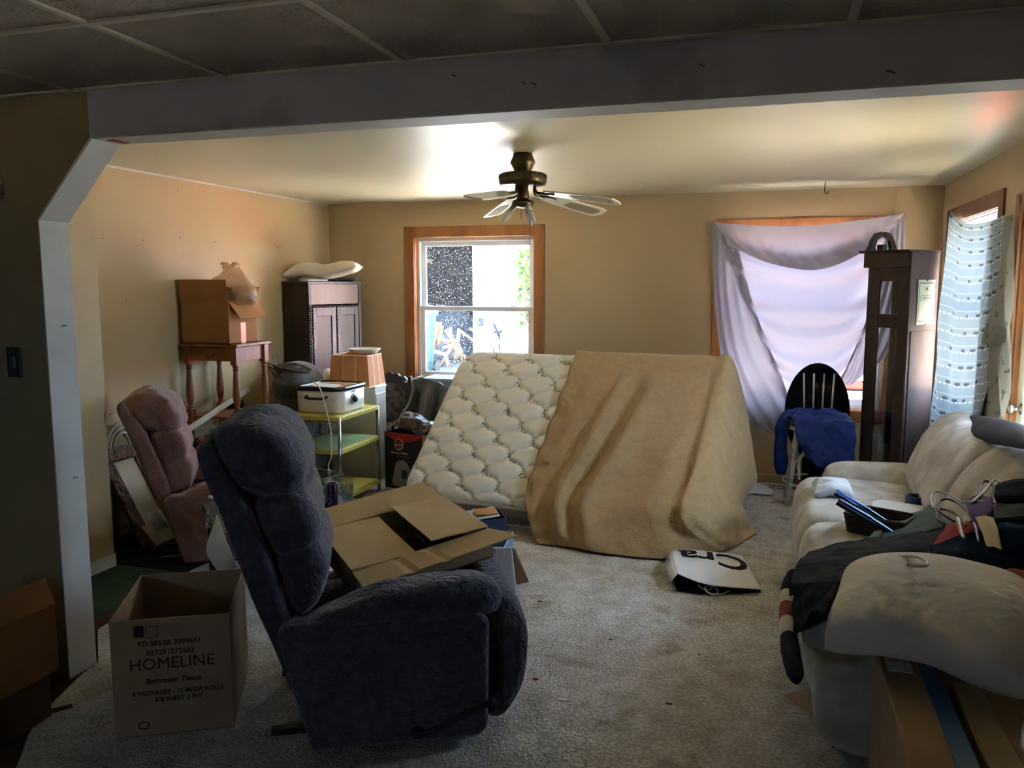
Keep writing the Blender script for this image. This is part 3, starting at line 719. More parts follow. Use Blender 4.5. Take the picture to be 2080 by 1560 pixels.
def tree(x, y, h, r, label, seed, n=1500):
    g_ = np.random.RandomState(seed)
    t = thing('leafy_tree', label, 'tree', (x, y, gy))
    MB().tube(cr([(0, 0, 0), (.05, 0, h * .3), (-.05, .1, h * .6), (0, 0, h * .9)], 12), np.linspace(.16, .04, 12), 8).build('trunk', 'bark', t, smooth=True)
    mb = MB()
    for k in range(n):
        d = g_.normal(size=3); d /= np.linalg.norm(d); c = d * r * g_.uniform(.35, 1) ** .5 * np.array([1, 1, h * .5 / r]) + np.array([0, 0, h * .52])
        u = g_.normal(size=3); u /= np.linalg.norm(u); v = np.cross(u, d); v /= np.linalg.norm(v) + 1e-6; s = g_.uniform(.06, .14)
        mb.add([c - u * s, c + v * s * .6, c + u * s, c - v * s * .6], [(0, 1, 2, 3)])
    o = mb.build('foliage', 'leaf_green', t, fix=False); o['kind'] = 'stuff'


tree(-5.9, 20.5, 6.0, 1.5, 'bright green leafy tree beside the white shed outside', 3, 2600)
tree(-2.6, 19.5, 5.0, 1.5, 'bright green leafy tree at the right edge of the left window view', 4, 2600)
# red vehicle body outside the curtained window
rv = thing('red_trailer', 'bright red trailer side seen below the draped sheet in the right window', 'trailer', (2.1, 11, gy))
MB().box(.80, 3.4, 11, 13, gy + .01, .98).build('body', 'red_paint', rv, world=True, bevel=.06, seg=3, fix=False)
MB().box(.75, 3.45, 10.95, 11.02, gy + .14, gy + .2).build('bumper_rail', 'white_paint', rv, world=True, fix=False)
for x in (1.4, 2.8): MB().lathe([(0, -.12), (.2, -.12), (.36, -.1), (.36, .1), (0, .12)], 20, T=Matrix.Translation((x, 11.1, gy + .36)) @ Matrix.Rotation(R(90), 4, 'X')).build('wheel', 'black_plastic', rv, world=True, smooth=True)

# ------------------------------------------------------------------ soft furniture
def softx(name, prof, x0, x1, mat, parent, **k):
    """soft body swept along x; profile is (y, z)"""
    G = puff(prof, (x1 - x0) / 2, **k); a, b = G.shape[:2]; b -= 1
    G = G[:, :-1]; G = np.stack([G[..., 1] + (x0 + x1) / 2, G[..., 0], G[..., 2]], axis=-1)
    F_ = [(i * b + j, i * b + (j + 1) % b, (i + 1) * b + (j + 1) % b, (i + 1) * b + j) for i in range(a - 1) for j in range(b)]
    F_ += [tuple(range(b - 1, -1, -1)), tuple((a - 1) * b + j for j in range(b))]
    return MB().add(G.reshape(-1, 3), F_).build(name, mat, parent, smooth=True)


def pillow(name, P, thick, mat, nu=30, nv=30, wr=.006, ws=16, seed=1, parent=None, pinch=.06, pw=3.2, floor=None):
    """stuffed cushion about a centre surface through the net P (world points)"""
    G = net(P, nu, nv); a = np.linspace(-1, 1, nu)[:, None]; b = np.linspace(-1, 1, nv)[None, :]
    c = G.mean((0, 1)); k = 1 - pinch * (1 - np.abs(a * b)) * np.maximum(np.abs(a), np.abs(b)) ** 6
    G = c + (G - c) * k[..., None]
    t = thick / 2 * ((1 - np.abs(a) ** pw).clip(0) * (1 - np.abs(b) ** pw).clip(0)) ** .5
    N = gnorm(G); w = wob(G, ws, seed) * wr * (t / (thick / 2)).clip(0, 1)
    top = G + N * (t + w)[..., None]; bot = G - N * (t - w * .5)[..., None]
    if floor is not None: bot[..., 2] = np.maximum(bot[..., 2], floor)
    m = MB().grid(top); m.add(bot.reshape(-1, 3), [tuple(reversed(q)) for q in [(i * nv + j, i * nv + j + 1, (i + 1) * nv + j + 1, (i + 1) * nv + j) for i in range(nu - 1) for j in range(nv - 1)]])
    if parent is not None: o = m.build(name, mat, parent, smooth=True, world=True, fix=False)
    else:
        v = np.array(m.v); o = m.build(name, mat, None, smooth=True, origin=(v[:, 0].mean(), v[:, 1].mean(), v[:, 2].min()), fix=False)
    import bmesh
    bm = bmesh.new(); bm.from_mesh(o.data); bmesh.ops.remove_doubles(bm, verts=bm.verts, dist=.0006); bmesh.ops.recalc_face_normals(bm, faces=bm.faces); bm.to_mesh(o.data); bm.free()
    o.data.polygons.foreach_set('use_smooth', [True] * len(o.data.polygons))
    return o


def recliner(label, loc, rz, mat, w=.80, sc=(1, 1, 1), lever=True, seed=1, drop=0.):
    t = thing('recliner', label, 'recliner', loc, rz); t.scale = sc
    h = w / 2
    for s in (-1, 1):
        dz = -drop if s > 0 else 0
        poly = [(0, .03), (.60, .03), (.635, .06), (.64, .47 + dz), (.60, .51 + dz), (-.06, .50 + dz), (-.11, .47 + dz)]
        MB().prism(poly, (0, s * h - .055 + (.0 if s < 0 else -.0), 0), (1, 0, 0), (0, 0, 1), (0, .11, 0)).build('side_panel', mat, t, bevel=.022, seg=4)
        soft('armrest', [(-.02, .47), (.04, .515), (.13, .555), (.3, .60), (.5, .622), (.63, .61), (.695, .56), (.69, .505), (.62, .47), (.3, .45)], .105, mat, t, loc=(0, s * (h - .045), dz), ny=24, n=60, p=3, wr=.008, ws=32, seed=seed + s)
    soft('seat', [(.0, .30), (.1, .28), (.6, .30), (.66, .36), (.65, .43), (.55, .46), (.1, .41), (.0, .38)], h - .10, mat, t, p=8, wr=.004, seed=seed)
    fr = soft('footrest', [(.64, .06), (.68, .035), (.73, .07), (.785, .18), (.805, .31), (.795, .43), (.745, .515), (.675, .53), (.645, .50), (.68, .40), (.70, .28), (.68, .15)], h - .015, mat, t, p=10, wr=.004, ws=30, seed=seed + 2)
    soft('footrest_pad', [(.63, .30), (.67, .29), (.705, .31), (.71, .40), (.70, .47), (.66, .49), (.63, .47)], h - .06, mat, fr, p=10, wr=.002)
    soft('footrest_pad', [(.63, .09), (.66, .08), (.69, .11), (.70, .20), (.69, .275), (.65, .285), (.63, .26)], h - .06, mat, fr, p=10, wr=.002)
    soft('back_shell', [(.0, .12), (-.045, .12), (-.13, .36), (-.215, .60), (-.305, .90), (-.365, 1.06), (-.365, 1.115), (-.325, 1.125), (-.28, 1.06), (-.20, .90), (-.10, .60)], h - .075, mat, t, p=14, wr=.002, seed=seed + 3)
    soft('head_cushion', [(-.27, .95), (-.325, 1.06), (-.325, 1.14), (-.26, 1.185), (-.17, 1.195), (-.07, 1.155), (-.015, 1.075), (.008, .99), (-.002, .925), (-.06, .90), (-.17, .91)], h - .085, mat, t, p=5, ny=34, n=80, wr=.010, ws=36, seed=seed + 4)
    soft('back_cushion', [(-.20, .90), (-.10, .95), (-.02, .935), (.022, .87), (.042, .79), (.03, .74), (-.02, .70), (-.13, .70)], h - .09, mat, t, p=6, ny=24, wr=.006, ws=30, seed=seed + 5)
    soft('lumbar_cushion', [(-.14, .72), (-.04, .755), (.03, .745), (.066, .67), (.065, .58), (.035, .50), (-.03, .455), (-.09, .47), (-.12, .58)], h - .10, mat, t, p=6, ny=24, wr=.006, ws=30, seed=seed + 6)
    MB().box(.06, .56, -h + .12, h - .12, 0, .032).build('base', 'black_plastic', t, bevel=.006, fix=False)
    for s in (-1, 1): MB().box(-.16, .1, s * (h - .16) - .02, s * (h - .16) + .02, .0, .025).build('floor_rail', 'black_plastic', t, bevel=.005, fix=False)
    if lever:
        y = -h - .075; a = thing_child = MB()
        a.tube(cr([(.37, y, .075), (.42, y - .008, .09), (.52, y - .01, .135), (.60, y - .01, .165), (.655, y - .008, .18)], 14), [.008] * 5 + [.009] * 5 + [.013] * 4, 8)
        a.build('lever', 'dark_wood', t, smooth=True)
        MB().lathe([(0, 0), (.02, 0), (.02, .012), (0, .014)], 14, T=Matrix.Translation((.37, -h - .055, .075)) @ Matrix.Rotation(R(90), 4, 'X')).build('lever_hub', 'black_plastic', t)
    return t


# near recliner: panel line from (-1.512, 2.446) to (-.956, 2.738)
ra = math.atan2(.292, .556); W_ = .80
rc = (-1.512 - math.sin(ra) * W_ / 2, 2.446 + math.cos(ra) * W_ / 2, 0)
recliner('dark blue grey velour recliner in front, a flapped carton on its seat', rc, ra, 'navy_velour', W_, seed=11, drop=.12)
recliner('mauve velour recliner against the left wall behind the leaning picture', (-3.45, 4.222, 0), R(33), 'mauve_velour', .62, (.93, .93, .875), seed=31)

# sofa along the right wall
sf = thing('sofa', 'beige suede sofa along the right wall, heaped with clothes', 'sofa', (.7, 4.25, 0))
sf.location = (0, 0, 0)
MB().box(.30, 1.16, 3.05, 5.48, .05, .30).build('base', 'sofa_suede', sf, bevel=.04, seg=4, fix=False)
for y in (3.72, 4.72):
    soft('seat_cushion', [(.235, .06), (.195, .12), (.175, .28), (.18, .43), (.225, .515), (.32, .545), (.6, .54), (.95, .49), (.98, .38), (.9, .28), (.4, .26), (.32, .08)], .515, 'sofa_suede', sf, loc=(0, y, 0), p=9, ny=22, wr=.006, ws=9, seed=int(y * 10))
    soft('back_cushion', [(.86, .47), (.795, .56), (.80, .66), (.865, .80), (.945, .91), (1.03, .965), (1.12, .955), (1.185, .87), (1.20, .66), (1.17, .45), (1.0, .42)], .53, 'sofa_suede', sf, loc=(0, y, 0), p=7, ny=26, n=56, wr=.010, ws=13, seed=int(y * 10) + 3)
softx('armrest', [(5.20, .08), (5.47, .08), (5.51, .3), (5.51, .50), (5.46, .575), (5.36, .60), (5.25, .575), (5.195, .50), (5.19, .3)], .36, 1.14, 'sofa_suede', sf, p=5, ny=22, wr=.006, ws=12, seed=3)
softx('armrest_base', [(2.97, .015), (3.17, .015), (3.20, .2), (3.2, .38), (3.12, .43), (2.98, .42), (2.925, .34), (2.92, .18)], .205, 1.13, 'sofa_suede', sf, p=5, ny=22, wr=.006, ws=12, seed=4)
softx('armrest', [(2.96, .34), (3.15, .34), (3.22, .42), (3.21, .51), (3.14, .565), (3.03, .575), (2.94, .54), (2.905, .46), (2.915, .38)], .17, 1.13, 'sofa_suede', sf, p=4, ny=22, wr=.008, ws=16, seed=5)
MB().box(1.13, 1.23, 3.0, 5.46, .05, .86).build('back_frame', 'sofa_suede', sf, bevel=.03, seg=3, fix=False)
for x in (.3, 1.1):
    for y in (3.02, 5.4): MB().box(x - .02, x + .02, y + .02, y + .06, 0, .07).build('foot', 'black_plastic', sf, fix=False)

# ------------------------------------------------------------------ mattress leaning back, blanket over its right half
MX0, MY0, MPH, MTH, ML, MW, MT = -2.465, 5.463, -.118, .827, 2.105, 1.408, .254
me_ = np.array([math.cos(MPH), math.sin(MPH), 0]); mn_ = np.array([math.sin(MPH), -math.cos(MPH), 0]); up_ = np.array([0, 0, 1.])
ma_ = -mn_ * math.sin(MTH) + up_ * math.cos(MTH); mm_ = mn_ * math.cos(MTH) + up_ * math.sin(MTH); mO = np.array([MX0, MY0, .003])


def mp(u, v, w): return mO + me_ * u + ma_ * v + mm_ * w


mt = thing('mattress', 'quilted cream mattress leaning back, right half under a tan blanket', 'mattress', mO)
nu, nv = 150, 230
a = np.linspace(0, 1, nu)[:, None]; b = np.linspace(0, 1, nv)[None, :]
v = a * MW + 0 * b; u = b * ML + 0 * a
cw, ch_ = .29, .27
s1 = u / cw + v / ch_; s2 = u / cw - v / ch_
s1w = s1 + .085 * np.sin(2 * math.pi * s2); s2w = s2 + .085 * np.sin(2 * math.pi * s1)
d1 = np.abs((s1w % 1) - .5); d2 = np.abs((s2w % 1) - .5)
d = np.minimum(.5 - d1, .5 - d2) * 2
hgt = .024 * (1 - (1 - np.clip(d / .55, 0, 1)) ** 2.4)
rim = np.minimum(np.minimum(u, ML - u), np.minimum(v, MW - v)); ef = np.clip(rim / .07, 0, 1); ef = np.sqrt(1 - (1 - ef) ** 2)
cr_ = .16   # corner rounding
du = np.clip(cr_ - np.minimum(u, ML - u), 0, None); dv = np.clip(cr_ - np.minimum(v, MW - v), 0, None)
rr = np.sqrt(du ** 2 + dv ** 2); f_ = np.where((du > 0) & (dv > 0), np.where(np.maximum(du, dv) > 0, np.maximum(du, dv) / (rr + 1e-9), 1), 1)
uu = np.where(u < ML / 2, cr_ - du * f_, ML - (cr_ - du * f_)); uu = np.where(du > 0, uu, u)
vv = np.where(v < MW / 2, cr_ - dv * f_, MW - (cr_ - dv * f_)); vv = np.where(dv > 0, vv, v)
ww = MT - .035 + .035 * ef + hgt * ef
G = mO + uu[..., None] * me_ + vv[..., None] * ma_ + ww[..., None] * mm_
o = MB().grid(G).build('quilted_top', 'ticking', mt, smooth=True, world=True, fix=False)
sprig = np.exp(-((d1 - .5) ** 2 + 0 * d2) / .012) * (np.sin(2 * math.pi * s2) > .1) + .9 * np.exp(-((d2 - .5) ** 2) / .01) * (np.sin(2 * math.pi * s1 + 1.5) > .45)
at_ = o.data.attributes.new('sprig', 'FLOAT', 'POINT'); at_.data.foreach_set('value', np.clip(sprig, 0, 1).ravel().astype('f'))
ring = [(uu[0, j], vv[0, j]) for j in range(nv)] + [(uu[i, -1], vv[i, -1]) for i in range(nu)] + [(uu[-1, j], vv[-1, j]) for j in range(nv - 1, -1, -1)] + [(uu[i, 0], vv[i, 0]) for i in range(nu - 1, -1, -1)]
ring = ring[::4]
G = np.array([[mp(p, q, w) for p, q in ring + ring[:1]] for w in np.linspace(.02, MT - .03, 5)])
MB().grid(G).build('side_band', 'mattress_side', mt, smooth=True, world=True, fix=False)
for w in (.02, MT - .035): MB().tube([mp(p, q, w) for p, q in ring], .013, 8, closed=True).build('piping', 'mattress_piping', mt, smooth=True, world=True)
MB().add([mp(p, q, .02) for p, q in ring], [tuple(range(len(ring)))]).build('underside', 'mattress_side', mt, world=True, fix=False)

# blanket net: rows run from behind the top edge down the face to the floor, columns left to right
rows = []
cols = [.98, 1.18, 1.4, 1.62, 1.84, 2.02, 2.13]
def face(u_, v_, w_): return mp(u_, v_, w_)
rows.append([face(c, 1.20, -.035) for c in cols])
rows.append([face(c, MW + .015, .0) for c in cols])
rows.append([face(c, MW + .035, MT * .55) for c in cols])
rows.append([face(c, MW - .01, MT + .035) for c in cols])
for v_ in (1.15, .85, .55, .30, .10): rows.append([face(c - (.03 * (1 - v_ / 1.4) if c < 1 else 0), v_, MT + .040 + (.012 if 1 < c < 2 else 0)) for c in cols])
fl2 = [(1092, 1104), (1165, 1112), (1240, 1126), (1320, 1134), (1390, 1136), (1450, 1124), (1490, 1112)]
fr_ = [at(x, y, Z=.012) for x, y in fl2]
rows[-1] = [face(c, .04, MT + .06) for c in cols]
rows.append([.45 * face(c, -.03, MT + .07) + .55 * q for c, q in zip(cols, fr_)])
rows.append(fr_)
# side drop past the right end, its hem flaring out to the floor
hem = [at(1512, 900, Y=6.25), at(1516, 915, Y=6.22), at(1522, 930, Y=6.18), at(1530, 948, Y=6.12), at(1538, 968, Y=6.0), at(1532, 985, Y=5.9), at(1516, 1006, Y=5.78), at(1508, 1026, Y=5.7), at(1518, 1050, Y=5.66), at(1530, 1070, Z=.03), at(1536, 1084, Z=.012)]
for i, r_ in enumerate(rows):
    e = np.array(r_[-1]); hq = hem[i]; out = np.array([.035, -.01, 0]) if i < 9 else 0
    r_.append(e * .72 + hq * .28 + out); r_.append(e * .36 + hq * .64 + out); r_.append(hq)
G = net(rows, 120, 110)
N = gnorm(G); uq = np.linspace(0, 1, 110)[None, :]; vq = np.linspace(0, 1, 120)[:, None]


def ridge(u0, v0, u1, v1, wd_, amp):
    t = np.clip(((uq - u0) * (u1 - u0) + (vq - v0) * (v1 - v0)) / ((u1 - u0) ** 2 + (v1 - v0) ** 2), 0, 1)
    dx = uq - (u0 + t * (u1 - u0)); dy = (vq - (v0 + t * (v1 - v0))) * .9
    return amp * np.sin(np.clip(t, .02, 1) * 2.2) * np.exp(-(dx ** 2 + dy ** 2) / wd_ ** 2)


dsp = ridge(.25, .34, .10, .93, .030, .060) + ridge(.38, .34, .16, .97, .040, .055) - ridge(.31, .36, .13, .96, .026, .045) + ridge(.50, .42, .42, .95, .05, .016) + ridge(.60, .35, .58, .97, .03, .024) + ridge(.14, .3, .04, .8, .03, .014) + ridge(.64, .5, .52, .99, .035, .02)
dsp = dsp + .005 * wob(G, 16, 2) + .0025 * wob(G, 45, 3)
edge_w = .012 * np.exp(-(uq / .04) ** 2) * np.sin(vq * 70)
G = G + N * (dsp + edge_w)[..., None] * (-1 if (N[60, 50] @ mm_) < 0 else 1)
G[..., 2] = np.maximum(G[..., 2], .012)
bl = MB().grid(G).build('blanket', 'blanket', None, smooth=True, origin=(-.6, 5.3, 0), solid=.008, fix=False)
tag(bl, 'tan wool blanket draped over the right half of the leaning mattress', 'blanket')
# flipped top corner of the blanket
# hidden trunk the mattress leans on
tk = thing('steamer_trunk', 'dark steamer trunk behind the mattress, holding it up', 'trunk', (-1.35, 6.62, 0))
MB().box(-.8, .8, -.26, .26, 0, .72).build('body', 'dark_wood', tk, bevel=.01, fix=False)
MB().box(-.81, .81, -.27, .27, .72, .78).build('lid', 'dark_wood', tk, bevel=.01, fix=False)

# ------------------------------------------------------------------ curtains
def uv_attr(o, nu, nv):
    a = np.zeros((nu, nv, 3), 'f'); a[..., 0] = np.linspace(0, 1, nv)[None, :]; a[..., 1] = np.linspace(0, 1, nu)[:, None]
    t = o.data.attributes.new('uvw', 'FLOAT_VECTOR', 'POINT'); t.data.foreach_set('vector', a.ravel())


def sheet(name, rows, mat, parent, nu, nv, ripple=0, nr=7, cross=0, nc=9, wr=.004, seed=1, axis=1, skew=0.):
    G = net(rows, nu, nv); v = np.linspace(0, 1, nu)[:, None]; u = np.linspace(0, 1, nv)[None, :]
    d = ripple * np.sin(2 * math.pi * (nr * v + skew * u)) * np.clip(4 * v, 0, 1) * np.clip(5 * (1 - v), 0, 1) + cross * np.sin(2 * math.pi * nc * u + 2 * np.sin(5 * v)) * np.clip(2.5 * v + .15, 0, 1)
    G[..., axis] += d + wr * wob(G, 22, seed)
    o = MB().grid(G).build(name, mat, parent, smooth=True, world=True, fix=False); uv_attr(o, nu, nv); return o


c2 = thing('draped_sheet', 'lavender sheet swagged across the right back window', 'curtain', (.27, 7.15, .6))
f2 = lambda rows, dy: [[at(x, y, Y=YB - dy) for x, y in r] for r in rows]
sheet('main_panel', f2([[(1462, 478), (1548, 505), (1648, 515), (1740, 490), (1826, 450)], [(1478, 520), (1555, 548), (1650, 560), (1735, 545), (1810, 498)], [(1512, 610), (1575, 640), (1650, 652), (1720, 640), (1783, 600)],
                        [(1545, 690), (1592, 720), (1650, 730), (1700, 720), (1750, 690)], [(1580, 770), (1607, 790), (1642, 800), (1680, 790), (1715, 758)], [(1608, 848), (1625, 860), (1640, 866), (1655, 862), (1672, 848)]], .07), 'lavender_sheet', c2, 90, 50, ripple=.026, nr=6.5, wr=.003, seed=2)
sheet('left_fall', f2([[(1447, 450), (1460, 455), (1476, 460), (1492, 470)], [(1448, 560), (1466, 580), (1492, 592), (1525, 602)], [(1458, 680), (1482, 700), (1514, 702), (1556, 690)],
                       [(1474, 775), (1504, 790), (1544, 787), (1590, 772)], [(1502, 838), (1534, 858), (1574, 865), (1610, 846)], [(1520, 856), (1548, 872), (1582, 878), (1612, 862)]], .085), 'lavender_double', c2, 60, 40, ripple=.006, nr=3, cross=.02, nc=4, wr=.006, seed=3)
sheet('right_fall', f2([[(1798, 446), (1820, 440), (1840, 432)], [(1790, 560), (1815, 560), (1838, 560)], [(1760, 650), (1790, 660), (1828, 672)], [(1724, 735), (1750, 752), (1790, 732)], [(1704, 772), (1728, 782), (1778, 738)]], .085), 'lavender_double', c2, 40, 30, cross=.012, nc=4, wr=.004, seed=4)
sheet('swag', f2([[(1452, 452), (1545, 458), (1645, 458), (1740, 448), (1838, 434)], [(1472, 482), (1560, 508), (1650, 515), (1742, 492), (1826, 446)], [(1478, 498), (1565, 535), (1660, 548), (1745, 516), (1822, 458)]], .11), 'lavender_sheet', c2, 26, 70, cross=.008, nc=10, wr=.004, seed=5)
MB().tube([at(1447, 451, Y=YB - .02), at(1447, 451, Y=YB - .13)], .004, 6).build('pin', 'hook_metal', c2, world=True); MB().tube([at(1838, 436, Y=YB - .02), at(1838, 436, Y=YB - .13)], .004, 6).build('pin', 'hook_metal', c2, world=True)
c3 = thing('printed_curtain', 'sheer printed curtain hung across the side window in the corner', 'curtain', (1.2, 6.1, .7))
f3 = lambda rows: [[at(x, y, X=X) for x, y, X in r] for r in rows]
sheet('main_panel', f3([[(1934, 428, 1.243), (1932, 430, 1.235), (1958, 452, 1.235), (1988, 454, 1.235), (2018, 447, 1.235), (2042, 436, 1.235)], [(1926, 520, 1.243), (1922, 520, 1.205), (1952, 538, 1.225), (1985, 540, 1.235), (2014, 532, 1.235), (2036, 520, 1.235)],
                        [(1922, 640, 1.24), (1908, 640, 1.15), (1942, 655, 1.2), (1975, 657, 1.22), (2004, 650, 1.225), (2026, 645, 1.225)], [(1920, 760, 1.24), (1900, 760, 1.12), (1930, 772, 1.17), (1960, 776, 1.20), (1990, 770, 1.21), (2010, 765, 1.21)],
                        [(1917, 860, 1.24), (1891, 860, 1.09), (1916, 876, 1.14), (1945, 882, 1.18), (1974, 880, 1.20), (1992, 880, 1.20)], [(1915, 925, 1.24), (1884, 925, 1.07), (1902, 945, 1.11), (1930, 957, 1.16), (1958, 962, 1.19), (1980, 962, 1.19)]]), 'printed_sheer', c3, 60, 60, cross=.014, nc=6, wr=.004, seed=6, axis=0)
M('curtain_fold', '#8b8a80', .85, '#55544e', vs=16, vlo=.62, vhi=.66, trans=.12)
sheet('side_fold', f3([[(2040, 440, 1.215), (2050, 437, 1.21), (2060, 433, 1.22)], [(2026, 560, 1.205), (2042, 560, 1.20), (2057, 560, 1.21)], [(2004, 660, 1.20), (2030, 665, 1.19), (2054, 660, 1.205)], [(1996, 700, 1.195), (2022, 700, 1.18), (2050, 690, 1.20)]]), 'curtain_fold', c3, 30, 24, cross=.01, nc=2, wr=.003, axis=0)
sheet('side_fold', f3([[(2006, 660, 1.215), (2030, 665, 1.205), (2052, 660, 1.215)], [(2002, 760, 1.21), (2026, 765, 1.20), (2048, 760, 1.21)], [(1994, 830, 1.205), (2020, 835, 1.195), (2046, 835, 1.205)], [(1984, 910, 1.20), (2014, 915, 1.19), (2044, 915, 1.20)]]), 'curtain_fold', c3, 30, 24, cross=.014, nc=2, wr=.003, axis=0)

# ------------------------------------------------------------------ ceiling fan
fx, fy = -1.408, 4.75
fan = thing('ceiling_fan', 'bronze ceiling fan with four drooping cane inset blades and bare bulbs', 'ceiling fan', (fx, fy, ZC))
MB().lathe([(.055, 0), (.06, -.02), (.072, -.045), (.074, -.055), (.062, -.075), (.05, -.10), (.05, -.115)], 24).build('canopy', 'bronze', fan, smooth=True)
mo = MB().lathe([(.05, -.112), (.12, -.114), (.138, -.122), (.141, -.14), (.141, -.165), (.134, -.182), (.09, -.19), (.0, -.19)], 32).build('motor_housing', 'bronze', fan, smooth=True)
vm = MB()
for k in range(36):
    a = 2 * math.pi * k / 36; vm.box(-.004, .004, -.0015, .0015, -.147, -.128, Matrix.Rotation(a, 4, 'Z') @ Matrix.Translation((0, .1415, 0)))
vm.build('vent_band', 'black_plastic', mo, fix=False)
MB().lathe([(.0, -.188), (.03, -.188), (.034, -.20), (.03, -.21), (.036, -.215), (.038, -.255), (.034, -.265), (.06, -.275), (.066, -.288), (.056, -.305), (.02, -.315), (0, -.316)], 24).build('switch_housing', 'bronze', fan, smooth=True)
for az in (-18, 54, 126, 262):
    T = Matrix.Rotation(R(az), 4, 'Z')
    ir = MB(); ir.tube([tuple(T @ Vector(p)) for p in cr([(.085, 0, -.19), (.088, 0, -.215), (.10, 0, -.232), (.13, 0, -.238), (.165, 0, -.243)], 16)], .009, 8)
    for s in (-1, 1): ir.tube([tuple(T @ Vector(p)) for p in cr([(.13, 0, -.238), (.16, s * .03, -.243), (.20, s * .04, -.248), (.235, s * .02, -.253)], 10)], .006, 6)
    ir.build('blade_iron', 'bronze', fan, smooth=True)
    Tb = T @ Matrix.Translation((.17, 0, -.24)) @ Matrix.Rotation(R(9), 4, 'Y') @ Matrix.Rotation(R(-12), 4, 'X')
    pl = [(0, -.045), (.10, -.058), (.42, -.068), (.46, -.055), (.475, 0), (.46, .055), (.42, .068), (.10, .058), (0, .045)]
    o = MB().prism(pl, (0, 0, -.004), (1, 0, 0), (0, 1, 0), (0, 0, .007)); o.v = [tuple(Tb @ Vector(p)) for p in o.v]
    bo = o.build('blade', 'blade_white', fan)
    pi_ = [(.17, -.03), (.24, -.042), (.40, -.045), (.43, -.03), (.43, .03), (.40, .045), (.24, .042), (.17, .03)]
    o = MB().prism(pi_, (0, 0, -.006), (1, 0, 0), (0, 1, 0), (0, 0, .002)); o.v = [tuple(Tb @ Vector(p)) for p in o.v]; o.build('cane_inset', 'cane', bo)
for az in (200, 320, 80):
    T = Matrix.Rotation(R(az), 4, 'Z') @ Matrix.Translation((.045, 0, -.295)) @ Matrix.Rotation(R(145), 4, 'Y')
    so = MB().lathe([(0, 0), (.017, 0), (.017, .05), (.014, .052), (0, .052)], 14, T=T).build('socket', 'candle_sleeve', fan, smooth=True)
    MB().lathe([(.012, .05), (.017, .075), (.018, .09), (.012, .12), (.003, .145), (0, .146)], 14, T=T).build('bulb', 'bulb', so, smooth=True)
MB().tube([(.05, -.02, -.285), (.052, -.022, -.40), (.051, -.021, -.53)], .0016, 6).build('pull_chain', 'bronze', fan); MB().tube([(.0, -.03, -.31), (.0, -.032, -.38)], .0016, 6).build('pull_chain', 'bronze', fan)

# ------------------------------------------------------------------ tall clock, seen from its side and back
ce = np.array([.955, 6.50, 0]); sd_ = np.array([-.79, .61, 0]); sd_ /= np.linalg.norm(sd_)
ck = thing('longcase_clock', 'dark longcase clock with arched pediment standing in the corner', 'clock', ce, math.atan2(sd_[1], sd_[0]))
# local x: along the side towards the clock's front, local y: towards the room corner is negative (back panel runs to -y)
def ckb(n, m, x0, x1, y0, y1, z0, z1, bv=.003, par=None): return MB().box(x0, x1, y0, y1, z0, z1).build(n, m, par or ck, bevel=bv, fix=False)
DW, BW, HT = .30, .38, 1.91
for y0 in (0., -BW + .02):   # two sides, each a frame with two windows
    n = 'side_frame'
    fr = MB()
    for x0, x1, z0, z1 in ((.0, .075, .12, 1.80), (DW - .075, DW, .12, 1.80), (.075, DW - .075, 1.70, 1.80), (.075, DW - .075, 1.36, 1.46), (.075, DW - .075, .12, .30)): fr.box(x0, x1, y0 - .02, y0, z0, z1)
    fo = fr.build('side_frame', 'clock_wood', ck, fix=False, bevel=.003)
    for z0, z1 in ((1.46, 1.70), (.30, 1.36)): MB().box(.07, DW - .07, y0 - .012, y0 - .008, z0 - .005, z1 + .005).build('side_glass', 'case_glass', fo, fix=False)
bk = ckb('back_panel', 'clock_back', -.012, .0, -BW, .004, .05, HT)
ckb('back_door', 'clock_back', -.018, -.012, -BW + .03, -.03, .12, 1.34, .003, bk)
for z in (.5, .9, 1.2): MB().lathe([(0, 0), (.005, 0), (.005, .003), (0, .004)], 8, T=Matrix.Translation((-.014, -.02, z)) @ Matrix.Rotation(R(-90), 4, 'Y')).build('screw', 'brass', bk)
ckb('front_frame', 'clock_wood', DW, DW + .02, -BW, .0, .12, .30); ckb('front_frame', 'clock_wood', DW, DW + .02, -.05, .0, .30, 1.8); ckb('front_frame', 'clock_wood', DW, DW + .02, -BW, -BW + .05, .30, 1.8)
ckb('plinth', 'clock_wood', -.01, DW + .04, -BW - .02, .02, 0, .14, .006)
hd = ckb('hood', 'clock_wood', .0, DW + .055, -BW - .01, .012, 1.80, 1.905, .004)
ckb('cornice', 'clock_wood', -.005, DW + .09, -BW - .03, .03, 1.905, 1.925, .008)
# swan neck pediment along the front
pm = MB(); half = BW / 2 + .02
def swan(s):
    pts = [(half, 0), (half * .82, .035), (half * .70, .085), (half * .45, .135), (half * .12, .15), (half * .10, .115), (half * .40, .085), (half * .52, .03), (half * .45, 0)]
    return [(s * a, b) for a, b in pts]
for s in (-1, 1): MB().prism(swan(s), (DW + .02, -BW / 2, 1.922), (0, 1, 0), (0, 0, 1), (.03, 0, 0)).build('scroll', 'clock_wood', ck, bevel=.004)
MB().box(DW + .01, DW + .06, -BW / 2 - .03, -BW / 2 + .03, 1.92, 1.975).build('finial_block', 'clock_wood', ck, fix=False, bevel=.003)
Tc = ck.matrix_basis if False else root_matrix(ck)
ct = thing('certificate', 'cream bordered certificate pinned to the back of the tall clock', 'paper', Tc @ Vector((-.016, -BW / 2 - .01, 1.385)), ck.rotation_euler.z)
MB().box(-.001, .0005, -.125, .105, 0, .325).build('sheet', 'certificate', ct, fix=False)
br = MB()
